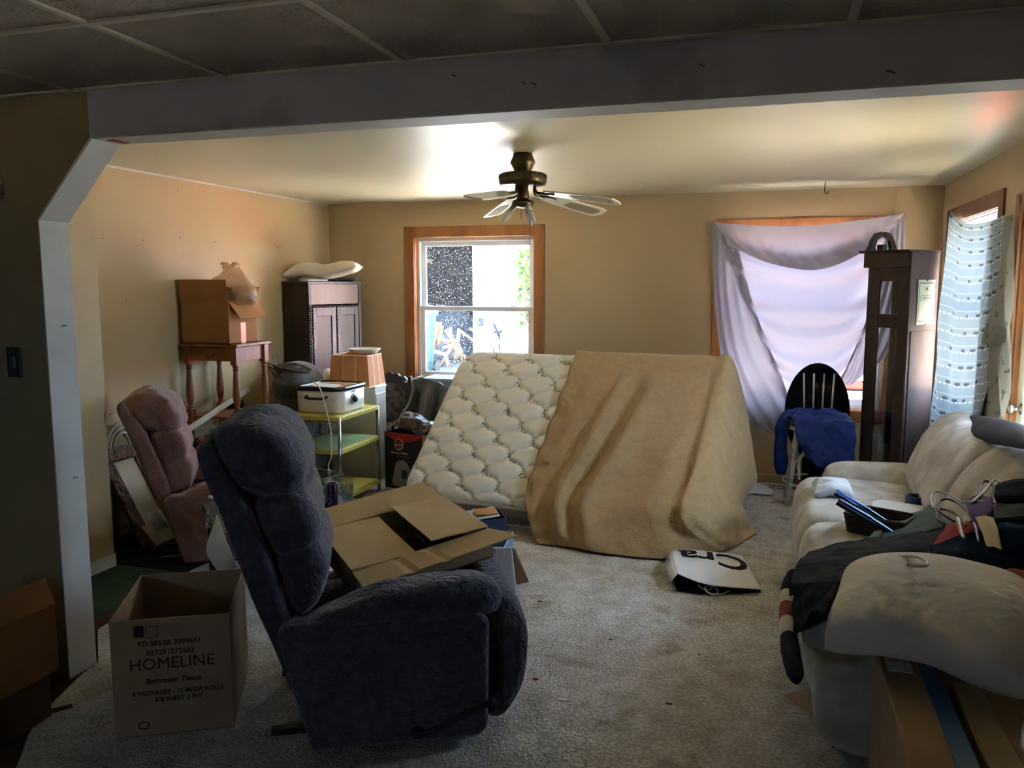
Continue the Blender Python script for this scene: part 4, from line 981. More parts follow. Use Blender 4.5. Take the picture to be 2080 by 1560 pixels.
for y0, y1, z0, z1 in ((-.11, .09, .02, .027), (-.11, .09, .298, .305), (-.11, -.104, .027, .298), (.084, .09, .027, .298), (-.09, .07, .175, .178), (-.09, .07, .208, .211), (-.09, -.087, .178, .208), (.067, .07, .178, .208)): br.box(-.0018, -.001, y0, y1, z0, z1)
br.build('printed_border', 'cert_ink', ct, fix=False)
text('CERTIFICATE', (-.0016, -.010, .186), (0, -1, 0), (0, 0, 1), .02, 'cert_ink', ct, 'printed_title'); MB().lathe([(0, 0), (.012, 0), (.012, .001), (0, .001)], 12, T=Matrix.Translation((-.001, -.01, .26)) @ Matrix.Rotation(R(-90), 4, 'Y')).build('printed_seal', 'cert_ink', ct)
for z in (.322, .002): MB().lathe([(0, 0), (.005, 0), (.004, .006), (0, .007)], 8, T=Matrix.Translation((-.001, -.01, z)) @ Matrix.Rotation(R(-90), 4, 'Y')).build('pin', 'black_plastic', ct)

# ------------------------------------------------------------------ stool chair with a shirt, black oval board behind
sx, sy, sz = .40, 6.62, .625
st = thing('cane_stool', 'cream painted stool chair with spindle back under the curtained window', 'chair', (sx, sy, 0))
MB().lathe([(0, sz - .03), (.20, sz - .03), (.215, sz - .015), (.215, sz + .005), (.2, sz + .02), (0, sz + .022)], 28).build('seat', 'greengrey', st, smooth=True)
MB().lathe([(.19, sz - .05), (.212, sz - .05), (.212, sz - .022), (.19, sz - .022), (.19, sz - .05)], 28).build('seat_ring', 'white_paint', st, smooth=True)
for a in (215, 325, 35, 145):
    c_, s_ = math.cos(R(a)), math.sin(R(a))
    MB().tube([(c_ * .26, s_ * .26, 0), (c_ * .22, s_ * .22, .3), (c_ * .18, s_ * .18, sz - .03)], [.017, .019, .018], 10).build('leg', 'white_paint', st, smooth=True)
    b_ = R(a + 90) if a in (215,) else None
for a in (215, 325, 35, 145):
    p0 = np.array([math.cos(R(a)), math.sin(R(a)), 0]); p1 = np.array([math.cos(R(a + 90)), math.sin(R(a + 90)), 0]) if a != 325 else np.array([math.cos(R(35)), math.sin(R(35)), 0])
    pts = [p0 * .235 + [0, 0, .22], p0 * .2 + p1 * .03 + [0, 0, .36], (p0 + p1) * .115 + [0, 0, .43], p1 * .2 + p0 * .03 + [0, 0, .36], p1 * .235 + [0, 0, .22]]
    MB().tube(cr(pts, 24), .010, 8).build('bent_brace', 'white_paint', st, smooth=True)
MB().tube([(.245 * math.cos(R(k)), .245 * math.sin(R(k)), .17) for k in range(0, 360, 12)], .010, 8, closed=True).build('stretcher_ring', 'white_paint', st, smooth=True)
for x in (-.10, -.035, .03, .095): MB().tube([(x, .17, sz), (x * 1.15, .205, sz + .36)], .007, 8).build('spindle', 'white_paint', st, smooth=True)
bo = MB(); bo.prism([(.245 * math.cos(R(k)), .39 * math.sin(R(k)) + .66) for k in range(0, 360, 8)], (0, 0, 0), (1, 0, 0), (0, .12, .993), (0, .03, 0))
o = bo.build('oval_board', 'black_cloth', origin=(0, 0, 0), bevel=.008); o.location = (.40, 6.845, .01); tag(o, 'large black oval board leaning behind the cream stool', 'board')
# prop the board on the floor
MB().box(-.10, .10, .005, .03, -.01, .30).build('stand_strip', 'black_cloth', o, fix=False)
f = lambda rows: [[np.array(p) + np.array([sx, sy, 0]) for p in r] for r in rows]
zt_ = sz + .045
cloth('blue_shirt', f([[(-.20, .15, zt_ + .03), (-.1, .17, zt_ + .05), (0, .16, zt_ + .045), (.1, .16, zt_ + .05), (.21, .13, zt_ + .02)], [(-.22, .0, zt_ + .01), (-.1, 0, zt_ + .015), (0, 0, zt_ + .01), (.1, 0, zt_ + .01), (.23, 0, zt_)], [(-.19, -.15, zt_ - .005), (-.1, -.2, zt_ - .005), (0, -.235, zt_ - .01), (.1, -.235, zt_ - .01), (.24, -.14, zt_ - .03)],
                       [(-.17, -.225, zt_ - .10), (-.08, -.275, zt_ - .11), (.01, -.28, zt_ - .13), (.11, -.27, zt_ - .12), (.245, -.19, zt_ - .14)], [(-.13, -.24, zt_ - .20), (-.06, -.285, zt_ - .27), (.02, -.29, zt_ - .30), (.12, -.28, zt_ - .30), (.25, -.21, zt_ - .30)], [(-.11, -.245, zt_ - .22), (-.03, -.285, zt_ - .30), (.05, -.285, zt_ - .33), (.15, -.27, zt_ - .38), (.25, -.22, zt_ - .40)]]), 'blue_shirt', 56, 56, wr=.013, ws=34, seed=8, wr2=.006, ws2=75, thick=.004,
      label='crumpled royal blue shirt draped over the stool seat', cat='shirt')
o = bpy.data.objects['blue_shirt']
sl_ = MB().tube(cr([(sx - .19, sy + .08, zt_ + .02), (sx - .25, sy + .02, zt_ - .05), (sx - .275, sy - .02, zt_ - .2), (sx - .265, sy - .04, zt_ - .34), (sx - .26, sy - .05, zt_ - .45)], 22), [.03, .045] + [.05] * 16 + [.048, .045, .04, .035], 12)
V = np.array(sl_.v); V = V + (wob(V, 30, 3) * .008)[:, None] * np.array([1, 1, 0]); sl_.v = [tuple(p) for p in V]; sl_.build('sleeve', 'blue_shirt', o, smooth=True, world=True)
# white cloth on the floor
p = at(1535, 1000, Z=0)
cloth('white_rag', [[p + np.array(q) for q in r] for r in [[(-.12, -.08, .01), (0, -.1, .012), (.12, -.08, .01)], [(-.10, 0, .05), (.0, .0, .06), (.13, .0, .015)], [(-.1, .1, .04), (.02, .1, .05), (.1, .1, .01)]]], 'white_cloth', 26, 26, wr=.014, ws=40, seed=4, floor=.004, label='white rag crumpled on the carpet beside the blanket hem', cat='rag')

# ------------------------------------------------------------------ wardrobe in the back left corner
wr_ = thing('wardrobe', 'dark carved wardrobe with rope mouldings in the back left corner', 'wardrobe', (-3.79, 6.29, 0), R(78))
def wb(n, m, x0, x1, y0, y1, z0, z1, par=None, bv=.003): return MB().box(x0, x1, y0, y1, z0, z1).build(n, m, par or wr_, bevel=bv, fix=False)
wb('side_panel', 'walnut', 0, .02, .0, .29, .08, 1.68); wb('side_panel', 'walnut', .67, .69, .0, .29, .08, 1.68); wb('back_panel', 'walnut', .02, .67, .275, .29, .08, 1.68)
wb('top', 'walnut', -.012, .702, -.012, .295, 1.68, 1.70); wb('plinth', 'walnut', 0, .69, .0, .28, 0, .10); wb('frieze', 'walnut_light', .02, .67, .0, .02, 1.50, 1.68)
wb('corner_post', 'walnut', -.004, .03, -.006, .02, .1, 1.68); wb('corner_post', 'walnut', .66, .694, -.006, .02, .1, 1.68)


def rope(path0, path1, n, r, par):
    m_ = MB(); a = np.array(path0); b = np.array(path1)
    for k in range(n):
        c = a + (b - a) * (k + .5) / n; m_.lathe([(0, -r), (r * .75, -r * .6), (r, 0), (r * .75, r * .6), (0, r)], 7, c=c)
    return m_.build('rope_moulding', 'walnut_panel', par, smooth=True)


for x0, x1, hx in ((.035, .343, .318), (.347, .655, .372)):
    d_ = wb('door', 'walnut_panel', x0 + .05, x1 - .05, .004, .012, .19, 1.40)
    for a0, a1, z0, z1 in ((x0, x0 + .055, .12, 1.49), (x1 - .055, x1, .12, 1.49), (x0 + .055, x1 - .055, 1.40, 1.49), (x0 + .055, x1 - .055, .12, .20)): wb('door_rail', 'walnut', a0, a1, -.004, .014, z0, z1, d_, .002)
    rope((x0 + .008, -.006, .14), (x0 + .008, -.006, 1.48), 62, .0105, d_); rope((x0 + .01, -.006, 1.482), (x1 - .01, -.006, 1.482), 15, .0105, d_)
    MB().tube([(hx, -.006, .90), (hx, -.022, .90), (hx, -.022, .97), (hx, -.006, .97)], .004, 8).build('handle', 'brass', d_)
rope((.012, -.008, .12), (.012, -.008, 1.50), 66, .010, wr_)
cc = np.array([-3.83, 6.62, 1.79]); rx = _R; ry = np.array([-.2965, .955, 0])
pw = pillow('pillow', [[cc + rx * a + ry * b + np.array([0, 0, z]) for a, z in ((-.34, -.045), (-.16, .02), (.02, -.005), (.20, .03), (.33, .045))] for b in (-.17, 0, .17)], .135, 'pillow_white', 26, 36, wr=.008, ws=18, seed=3)
tag(pw, 'white pillow lying on top of the dark wardrobe', 'pillow')
tr = thing('metal_rack', 'black metal bracket lying along the front edge of the wardrobe top', 'bracket', (-3.73, 6.72, 1.702))
MB().tube([(-.12, -.12, .012), (.05, .18, .012)], .008, 8).build('rod', 'black_plastic', tr); MB().tube([(-.02, -.02, .03), (.08, .16, .03), (.09, .2, .012)], .007, 8).build('rod', 'black_plastic', tr); MB().tube([(-.02, -.02, .0), (-.02, -.02, .03)], .006, 8).build('clip', 'switch_metal', tr)
tr = MB().prism(rrect(.26, .12, .03), (0, 0, 0), (.3, .95, 0), (-.95, .3, 0), (0, 0, .02)).build('white_tray', 'white_enamel', origin=(0, 0, 0), bevel=.004); tr.location = (-3.86, 6.50, 1.702); tag(tr, 'flat white tray under the pillow on the wardrobe', 'tray')

# ------------------------------------------------------------------ turned leg side table on a low chest, carton and bag on top
TZ = float(at(480, 700, Y=4.99)[2])
ch = thing('low_chest', 'low dark wooden chest under the turned leg table', 'chest', (-3.83, 5.16, 0))
MB().box(-.25, .25, -.22, .26, 0, .50).build('body', 'dark_wood', ch, bevel=.008, fix=False); MB().box(-.255, .26, -.225, .27, .50, .53).build('lid', 'dark_wood', ch, bevel=.008, fix=False)
tb = thing('side_table', 'tall orange pine side table with turned legs and a drawer by the left wall', 'table', (-3.83, 5.19, .53))
h_ = TZ - .53
MB().box(-.245, .245, -.215, .215, h_ - .022, h_).build('table_top', 'pine', tb, bevel=.006, fix=False)
for x0, x1, y0, y1 in ((-.19, .19, .165, .182), (-.208, -.19, -.165, .165), (.19, .208, -.165, .165)): MB().box(x0, x1, y0, y1, h_ - .13, h_ - .022).build('apron', 'pine', tb, fix=False, bevel=.002)
dw = MB().box(-.185, .185, -.185, -.165, h_ - .125, h_ - .028).build('drawer_front', 'pine', tb, fix=False, bevel=.004)
MB().tube(cr([(-.035, -.187, h_ - .075), (-.03, -.20, h_ - .09), (0, -.205, h_ - .10), (.03, -.20, h_ - .09), (.035, -.187, h_ - .075)], 16), .004, 8).build('drawer_pull', 'bronze', dw, smooth=True)
s_ = h_ - .13
pr = [(.014, 0), (.02, .02), (.022, .05), (.024, .08)]
for x in (-.2, .2):
    for y in (-.175, .175):
        lm = MB(); lm.box(x - .025, x + .025, y - .025, y + .025, s_ - .02, h_ - .022); lm.box(x - .024, x + .024, y - .024, y + .024, .13, .235)
        lm.lathe([(.013, 0), (.019, .02), (.022, .06), (.018, .10), (.022, .13)], 14, c=(x, y, 0))
        lm.lathe([(.024, .235), (.018, .245), (.022, .255), (.017, .265), (.024, .30), (.029, .34), (.026, .40), (.019, s_ - .09), (.016, s_ - .065), (.023, s_ - .055), (.017, s_ - .045), (.024, s_ - .03), (.02, s_ - .018)], 14, c=(x, y, 0))
        lm.build('leg', 'pine', tb, smooth=False)
MB().box(-.2, .2, -.175, .175, .175, .19).build('lower_shelf', 'pine', tb, fix=False, bevel=.003)


def wallbox(t, mat, x0, x1, y0, y1, z0, z1, th=.005, names=None):
    """five sided open carton, each side a board"""
    MB().box(x0, x1, y0, y1, z0, z0 + th).build('bottom', mat, t, fix=False)
    for a, b, c, d in ((x0, x1, y0, y0 + th), (x0, x1, y1 - th, y1), (x0, x0 + th, y0 + th, y1 - th), (x1 - th, x1, y0 + th, y1 - th)): MB().box(a, b, c, d, z0, z1).build('side', mat, t, fix=False)


def flap(t, mat, a, b, d, th=.005, name='flap', lift=None):
    """flap hinged on edge a-b, reaching by vector d (local coords)"""
    a, b, d = [np.array(k, float) for k in (a, b, d)]; n = np.cross(b - a, d); n = n / np.linalg.norm(n) * th
    return MB().hexa([a, b, b + d, a + d], [a + n, b + n, b + d + n, a + d + n]).build(name, mat, t)


bxz = TZ
cb = thing('carton', 'brown carton with raised flaps standing on the turned leg table', 'box', (-3.86, 5.165, bxz))
hb = float(at(420, 612, Y=5.0)[2]) - bxz; X0, X1, Y0, Y1 = -.20, .20, -.165, .165
wallbox(cb, 'card_warm', X0, X1, Y0, Y1, 0, hb)
flap(cb, 'card_warm', (X0, Y0, hb), (X1, Y0, hb), (-.004, -.01, .155)); flap(cb, 'card_warm', (X1, Y0, hb), (X1, Y1, hb), (.085, .02, -.12)); flap(cb, 'card_warm', (X0, Y1, hb), (X1, Y1, hb), (0, .06, .10)); flap(cb, 'card_warm', (X0, Y0, hb), (X0, Y1, hb), (-.015, 0, .155))
MB().box(X1, X1 + .001, -.03, .03, .0, .15).build('tape_strip', 'tape_clear', cb, fix=False)
G = []
for i, z in enumerate(np.linspace(0, 1, 16)):
    r_ = [.15, .165, .175, .18, .178, .172, .165, .155, .143, .13, .115, .098, .08, .064, .055, .062][i]
    G.append([(r_ * 1.05 * math.cos(k) * (1 + .05 * math.sin(5 * k + i)), r_ * .9 * math.sin(k) * (1 + .05 * math.cos(4 * k + i * .7)), z * .29 + .02 * math.sin(3 * k) * z ** 3) for k in np.linspace(0, 2 * math.pi, 41)])
G = np.array(G); G = G + gnorm(G) * (wob(G, 40, 5) * .006 + wob(G * np.array([1, 1, .3]), 60, 8) * .006)[..., None]; G[:, -1] = G[:, 0]
bg_ = thing('plastic_bag', 'translucent tan plastic bag with dark contents poking out of the carton', 'bag', (-3.75, 5.17, bxz + hb - .03))
MB().grid(G).build('film', 'bag_film', bg_, smooth=True, fix=False)
for s in (-1, 1): MB().tube(cr([(s * .02, -.01, .28), (s * .05, -.015, .30), (s * .075, -.01, .295)], 12), [.012, .014, .016, .016, .015, .014, .013, .012, .011, .010, .008, .005], 6).build('handle', 'bag_film', bg_, smooth=True)
soft('contents', rrect(.24, .12, .05), .12, 'dark_content', bg_, loc=(.02, 0, .075), n=30, p=4, wr=.008, ws=25);
text('GoOUN', (.02, -.158, .10), (1, .1, 0), (0, .1, 1), .05, 'black_print', bg_, 'bag_print')

# ------------------------------------------------------------------ slumped grey armchair and what leans around it
ac = thing('grey_armchair', 'slumped grey velour armchair behind the turned leg table', 'armchair', (-3.78, 5.89, 0))
P5 = lambda px, py, Y: np.array(at(px, py, Y=Y))
softx('seat', [(-.28, .15), (.28, .15), (.3, .3), (.28, .42), (-.26, .44), (-.31, .34)], -.27, .28, 'grey_velour', ac, p=6, wr=.01, ws=9)
o = softx('backrest', [(.10, .30), (.32, .30), (.36, .6), (.34, .85), (.28, .97), (.18, .98), (.10, .86), (.06, .6)], -.27, .22, 'grey_velour', ac, p=3.2, wr=.014, ws=11, seed=5)
soft('arm_roll', [(-.13, .62), (-.02, .58), (.10, .60), (.155, .68), (.15, .82), (.06, .92), (-.06, .92), (-.14, .82)], .22, 'grey_velour', ac, loc=(.12, -.05, .13), p=3, wr=.012, ws=12, seed=6)
soft('front_roll', [(-.15, .30), (.0, .26), (.13, .32), (.17, .44), (.12, .56), (.0, .60), (-.12, .54), (-.18, .42)], .20, 'grey_velour', ac, loc=(.10, -.16, .06), p=2.6, wr=.014, ws=12, seed=7)
soft('trunk_cushion', [(-.14, .36), (.12, .36), (.16, .6), (.14, .8), (0, .88), (-.13, .8), (-.17, .58)], .20, 'grey_velour', ac, loc=(.08, -.05, .02), p=4, wr=.016, ws=16, seed=8)
for x in (-.22, .22):
    for y in (-.22, .22): MB().box(x - .025, x + .025, y - .025, y + .025, 0, .17).build('leg', 'pine', ac, fix=False)
p = P5(598, 740, 5.70)
ld = thing('glass_cover', 'oval glass lid with dark rim tilted on top of the grey armchair', 'lid', (p[0], p[1], p[2] - .03), rot=(R(8), R(10), R(20)))
MB().lathe([(0, .03), (.07, .027), (.12, .012), (.13, .0), (.135, .0), (.135, -.006), (.128, -.006)], 28).build('glass_dome', 'case_glass', ld, smooth=True)
MB().tube([(.135 * math.cos(R(k)), .135 * math.sin(R(k)), -.003) for k in range(0, 360, 12)], .007, 8, closed=True).build('rim', 'dark_rim', ld, smooth=True)
ld.scale = (1.0, .75, 1)
p = P5(556, 742, 5.62)
wk_ = thing('wire_rack', 'black wire rack sticking out left of the tilted glass lid', 'rack', (p[0], p[1], p[2] - .05))
for a, b in (((-.08, 0, .07), (.10, .02, .02)), ((-.05, 0, .02), (.05, .02, -.06)), ((0, 0, .13), (.015, 0, .03)), ((-.06, 0, .045), (.07, .02, -.02)), ((.02, 0, .05), (.06, 0, -.05)), ((-.02, .02, .06), (.03, .02, -.04))): MB().tube([a, b], .0045, 6).build('wire', 'black_plastic', wk_)
# pot with a dark lid, leaning trim board, green case, bottle
p = P5(487, 800, 5.7)
pt_ = thing('tin_canister', 'grey tin canister with a black lid behind the turned table legs', 'canister', (-4.0, 5.5, .53)); 
zz = float(at(487, 812, Y=5.62)[2]); pt_.location.z = 0
MB().lathe([(.06, 0), (.065, .01), (.065, .72), (.06, .73)], 20).build('can', 'tin', pt_, smooth=True); MB().lathe([(.069, .71), (.069, .755), (.06, .77), (0, .772)], 20).build('lid', 'black_plastic', pt_, smooth=True)
tb_ = MB().bar(at(372, 880, Y=4.62), at(505, 790, Y=5.42), .045, .018, up=(1, .2, 0)); o = tb_.build('trim_board', 'baseboard', origin=tuple(at(430, 840, Y=5.0)), bevel=.005); tag(o, 'white moulded trim board leaning against the left wall behind the recliners', 'board')
gc_ = thing('green_case', 'olive green case standing behind the mauve recliner', 'case', (-3.44, 4.78, .0), R(33))
gz = float(at(475, 864, Y=4.78)[2])
MB().box(-.19, .2, -.08, .08, 0, gz - .03).build('body', 'green_case', gc_, bevel=.012, fix=False); MB().box(-.195, .205, -.085, .085, gz - .03, gz).build('lid', 'green_case', gc_, bevel=.008, fix=False); MB().box(-.05, .05, -.095, -.08, gz - .05, gz - .03).build('clasp', 'tin', gc_, fix=False)
p = at(407, 905, Y=4.55); 
ob_ = thing('orange_bottle', 'orange plastic bottle beyond the mauve recliner arm', 'bottle', (-3.74, 4.75, .0))
zz = float(at(407, 888, Y=4.75)[2])
MB().box(-.04, .04, -.03, .03, 0, .01).build('foot', 'orange_plastic', ob_, fix=False)
MB().lathe([(.042, .005), (.045, .02), (.045, zz - .09), (.038, zz - .07), (.02, zz - .055), (.02, zz - .04)], 18).build('bottle_body', 'orange_plastic', ob_, smooth=True); MB().lathe([(.022, zz - .04), (.022, zz), (0, zz)], 14).build('cap', 'orange_plastic', ob_, smooth=True)

# ------------------------------------------------------------------ yellow cart with the roaster
CX, CY, CL, CD = -3.0, 5.36, .46, .66
ca = thing('utility_cart', 'yellow enamel three tier cart with chrome legs', 'cart', (CX - CL / 2, CY + CD / 2, 0))
for z in (.70, .45, .085):
    pl_ = rrect(CL, CD, .03)
    s0 = MB().prism(pl_, (0, 0, z - .035), (1, 0, 0), (0, 1, 0), (0, 0, .035)).build('shelf', 'yellow_enamel', ca, bevel=.006)
    MB().prism(rrect(CL - .05, CD - .05, .02), (0, 0, z), (1, 0, 0), (0, 1, 0), (0, 0, .002)).build('shelf_liner', 'green_enamel' if z == .45 else 'yellow_enamel', s0)
for x in (-1, 1):
    for y in (-1, 1): MB().tube([(x * (CL / 2 - .012), y * (CD / 2 - .012), 0), (x * (CL / 2 - .012), y * (CD / 2 - .012), .695)], .0125, 10).build('leg', 'chrome', ca, smooth=True)
for z in (.655,):
    for y in (-1, 1): MB().tube([(-CL / 2 + .01, y * (CD / 2 - .004), z), (CL / 2 - .01, y * (CD / 2 - .004), z)], .006, 8).build('rail', 'chrome', ca, smooth=True)
ro = thing('roaster_oven', 'cream electric roaster oven with black rim on the yellow cart', 'roaster', (-3.245, 5.68, .703))
def rr3(w, d, r, z): return [(a, b, z) for a, b in rrect(w, d, r, 7)]
def stackrr(levels, cap=True):
    m_ = MB(); L_ = [rr3(*k) for k in levels]; n_ = len(L_[0]); V = [p for l in L_ for p in l]
    F_ = [(i * n_ + k, i * n_ + (k + 1) % n_, (i + 1) * n_ + (k + 1) % n_, (i + 1) * n_ + k) for i in range(len(L_) - 1) for k in range(n_)]
    if cap: F_ += [tuple(range(n_ - 1, -1, -1)), tuple((len(L_) - 1) * n_ + k for k in range(n_))]
    return m_.add(V, F_)
stackrr([(.38, .40, .06, 0), (.40, .42, .07, .015), (.405, .425, .07, .175)]).build('body', 'white_enamel', ro, smooth=True)
stackrr([(.415, .435, .072, .172), (.425, .445, .075, .182), (.425, .445, .075, .196), (.405, .425, .07, .203), (.37, .39, .06, .203), (.36, .38, .055, .19)], cap=False).build('rim', 'dark_rim', ro, smooth=True)
stackrr([(.365, .385, .055, .188), (.365, .385, .055, .192)]).build('inner_pan', 'white_enamel', ro)
hn = MB(); hn.tube(cr([(-.085, -.21, .13), (-.085, -.24, .125), (-.06, -.25, .118), (.06, -.25, .118), (.085, -.24, .125), (.085, -.21, .13)], 20), .010, 8); hn.build('handle', 'dark_rim', ro, smooth=True)
Td = Matrix.Translation((.2, -.02, .095)) @ Matrix.Rotation(R(90), 4, 'Y')
MB().lathe([(0, 0), (.042, 0), (.042, .004), (.036, .005), (0, .005)], 24, T=Td).build('dial_ring', 'black_print', ro); MB().lathe([(0, .004), (.036, .004), (.036, .006), (0, .006)], 24, T=Td).build('dial_face', 'white_enamel', ro); MB().lathe([(.028, .005), (.026, .028), (.02, .03), (0, .03)], 18, T=Td).build('dial_knob', 'black_plastic', ro, smooth=True)
text('ROASTER', (.2055, -.02, .15), (0, 1, 0), (0, 0, 1), .018, 'print_outline', ro, 'dial_print')
for i, (x, y, rz_) in enumerate(((-.06, -.02, .3), (.06, .05, -.2), (.02, -.1, .1))):
    pp = MB().box(-.09, .09, -.06, .06, 0, .0025).build('paper_slip', 'paper' if i != 1 else 'card_warm', fix=False); pp.location = (-3.245 + x, 5.68 + y, .703 + .193 + i * .004); pp.rotation_euler = (R(2 * i), R(3), rz_); tag(pp, ['white paper slip lying in the roaster, left', 'brown card slip lying across the papers in the roaster', 'white paper slip lying in the roaster near its front rim'][i], 'paper')
cdp = [at(638, 776, Y=5.55), at(650, 790, Y=5.42), at(662, 830, Y=5.33), at(672, 880, Y=5.33), at(673, 925, Y=5.33), at(667, 945, Y=5.33), at(668, 958, Y=5.33)]
cdp[0][2] = max(cdp[0][2], .91)
cd_ = thing('power_cord', 'cream power cord hanging down in front of the yellow cart', 'cord', cdp[-1])
MB().tube(cr(cdp, 50), .0045, 8).build('cable', 'cord_white', cd_, smooth=True, world=True)
MB().lathe([(.005, .02), (.013, .01), (.014, -.02), (.006, -.025), (0, -.025)], 10).build('plug', 'cord_white', cd_, smooth=True)
# white box with a square lampshade and a dish
wbx = thing('white_cabinet', 'small white painted cabinet behind the roaster', 'cabinet', (-3.30, 6.33, 0))
MB().box(-.34, .16, -.11, .10, 0, .80).build('body', 'white_paint', wbx, bevel=.005, fix=False); MB().box(-.345, .165, -.115, .105, .80, .82).build('top', 'white_paint', wbx, bevel=.004, fix=False); MB().box(.16, .168, -.1, .08, .1, .76).build('door', 'white_paint', wbx, bevel=.003, fix=False)
lsd = thing('lampshade', 'square peach lampshade standing on the white cabinet', 'lampshade', (-3.35, 6.31, .822))
LB, LT, LH = .19, .165, float(at(720, 722, Y=6.2)[2]) - .822
cs = lambda h, z: [(-h, -h * .8, z), (h, -h * .8, z), (h, h * .8, z), (-h, h * .8, z)]
b0, t0 = cs(LB, 0), cs(LT, LH)
for i in range(4):
    a, b = b0[i], b0[(i + 1) % 4]; c, d = t0[(i + 1) % 4], t0[i]
    so = MB().add([a, b, c, d], [(0, 1, 2, 3)]).build('shade_panel', 'shade_peach', lsd, solid=.004, fix=False)
    for k in (1 / 3, 2 / 3):
        e0 = np.array(a) + (np.array(b) - np.array(a)) * k; e1 = np.array(d) + (np.array(c) - np.array(d)) * k
        MB().bar(e0 * 1.012, e1 * 1.012 + np.array([0, 0, -.002]), .012, .003).build('pleat', 'shade_trim', so)
for h, z in ((LB, 0), (LT, LH)): MB().tube(cs(h, z), .005, 6, closed=True).build('rim', 'shade_trim', lsd)
MB().tube([(0, 0, LH - .03), (0, 0, LH + .02)], .006, 8).build('spider', 'brass', lsd); MB().tube([(-LT, 0, LH), (0, 0, LH - .02), (LT, 0, LH)], .003, 6).build('spider_wire', 'brass', lsd)
dh = MB().lathe([(.05, 0), (.11, .01), (.135, .035), (.14, .045), (.13, .045), (.10, .02), (0, .012)], 26).build('shallow_dish', 'cream_plastic', smooth=True); dh.location = (-3.29, 6.335, .822 + LH + .005); tag(dh, 'cream shallow dish resting on top of the lampshade', 'dish')
wh = MB().lathe([(0, 0), (.10, .005), (.13, .03), (.12, .035), (0, .015)], 24, T=Matrix.Rotation(R(62), 4, 'Y')).build('white_bowl', 'cream_plastic', smooth=True)
pq = at(652, 768, Y=6.25); wh.location = (-3.60, 6.30, .826); tag(wh, 'cream bowl tipped on edge left of the lampshade', 'bowl')
# carved chair, suede throw, blue bin by the window
oc = thing('carved_chair', 'dark carved chair with floral brocade back near the left window', 'chair', (-3.28, 6.88, 0))
top = [(x, .80 + .075 * math.cos(x / .2 * 1.5) + .008 * math.cos(x * 90)) for x in np.linspace(-.2, .2, 33)]
MB().prism([(-.2, .30), (.2, .30)] + top[::-1], (0, .02, 0), (1, 0, 0), (0, -.12, 1), (0, .04, 0)).build('back_frame', 'walnut', oc, bevel=.006)
MB().prism([(-.145, .42), (.145, .42), (.145, .70), (.1, .765), (0, .79), (-.1, .765), (-.145, .70)], (0, .012, 0), (1, 0, 0), (0, -.12, 1), (0, .012, 0)).build('back_pad', 'chair_brocade', oc, bevel=.005)
MB().box(-.22, .22, -.40, .02, .36, .42).build('seat', 'chair_brocade', oc, bevel=.02, seg=3, fix=False)
for x in (-.2, .2): MB().tube([(x, .0, 0), (x, -.03, .4), (x * 1.02, -.09, .85)], .022, 8).build('leg', 'walnut', oc, smooth=True); MB().tube([(x, -.38, 0), (x, -.38, .37)], .02, 8).build('leg', 'walnut', oc, smooth=True)
cloth('suede_throw', [[at(x, y, Y=Y) for x, y, Y in r] for r in [[(838, 772, 6.62), (858, 768, 6.55), (876, 772, 6.62), (892, 778, 6.55), (912, 790, 6.6)], [(836, 800, 6.56), (852, 805, 6.66), (868, 805, 6.52), (888, 815, 6.62), (900, 815, 6.5)], [(826, 825, 6.5), (846, 835, 6.62), (862, 835, 6.46), (880, 850, 6.6), (892, 850, 6.46)], [(815, 850, 6.42), (840, 868, 6.6), (858, 870, 6.42), (875, 890, 6.58), (890, 890, 6.42)], [(810, 960, 6.4), (840, 970, 6.6), (858, 970, 6.42), (875, 980, 6.58), (890, 980, 6.42)]]], 'suede_green', 40, 40, wr=.01, ws=18, seed=9, thick=.02, floor=.01, label='grey green suede throw hanging in folds left of the mattress', cat='throw')
bb = thing('storage_bin', 'blue grey storage bin under the left window', 'bin', (-2.72, 6.98, 0))
bz = float(at(870, 768, Y=6.85)[2])
MB().box(-.26, .42, -.13, .17, 0, bz - .03).build('body', 'blue_grey', bb, bevel=.012, fix=False); MB().box(-.27, .43, -.14, .18, bz - .03, bz).build('lid', 'blue_grey', bb, bevel=.008, fix=False)
wd_ = MB().tube([at(822, 776, Y=6.8), at(858, 764, Y=6.84)], .009, 8).build('curtain_rod', 'vinyl', smooth=True, origin=tuple(at(840, 770, Y=6.82))); tag(wd_, 'short white rod resting across the carved chair and the blue bin', 'rod')

# ------------------------------------------------------------------ black appliance carton with crumpled bags
HX = np.array([-3.0, 6.10, 0]); hdir = np.array([.39, -.11, 0]); hr = math.atan2(hdir[1], hdir[0])
hv = thing('appliance_box', 'black and red spot scrubber carton beside the yellow cart', 'box', HX, hr)
wallbox(hv, 'box_black', 0, .40, 0, .26, 0, .47)
MB().box(.40, .4015, .0, .26, 0, .47).build('side_print', 'card_grey', hv, fix=False)
arc = [(x, .47 - .075 + .05 * ((x - .2) / .2) ** 2 * 1.2) for x in np.linspace(0, .40, 17)]
MB().prism([(0, .47), (.40, .47)][::-1] + arc, (0, -.001, 0), (1, 0, 0), (0, 0, 1), (0, .0012, 0)).build('red_print', 'red_print', hv)
MB().tube([(.155 + .045 * math.cos(R(k)), -.001, .375 + .045 * math.sin(R(k))) for k in range(0, 360, 12)], .003, 6, closed=True).build('logo_ring', 'white_print', hv); MB().lathe([(0, 0), (.043, 0), (.043, .001), (0, .001)], 24, T=Matrix.Translation((.155, -.0005, .375)) @ Matrix.Rotation(R(90), 4, 'X')).build('logo_disc', 'red_print', hv)
text('Hoover', (.155, -.0022, .363), (1, 0, .15), (-.15, 0, 1), .03, 'white_print', hv, 'logo_lettering', shear=.3)
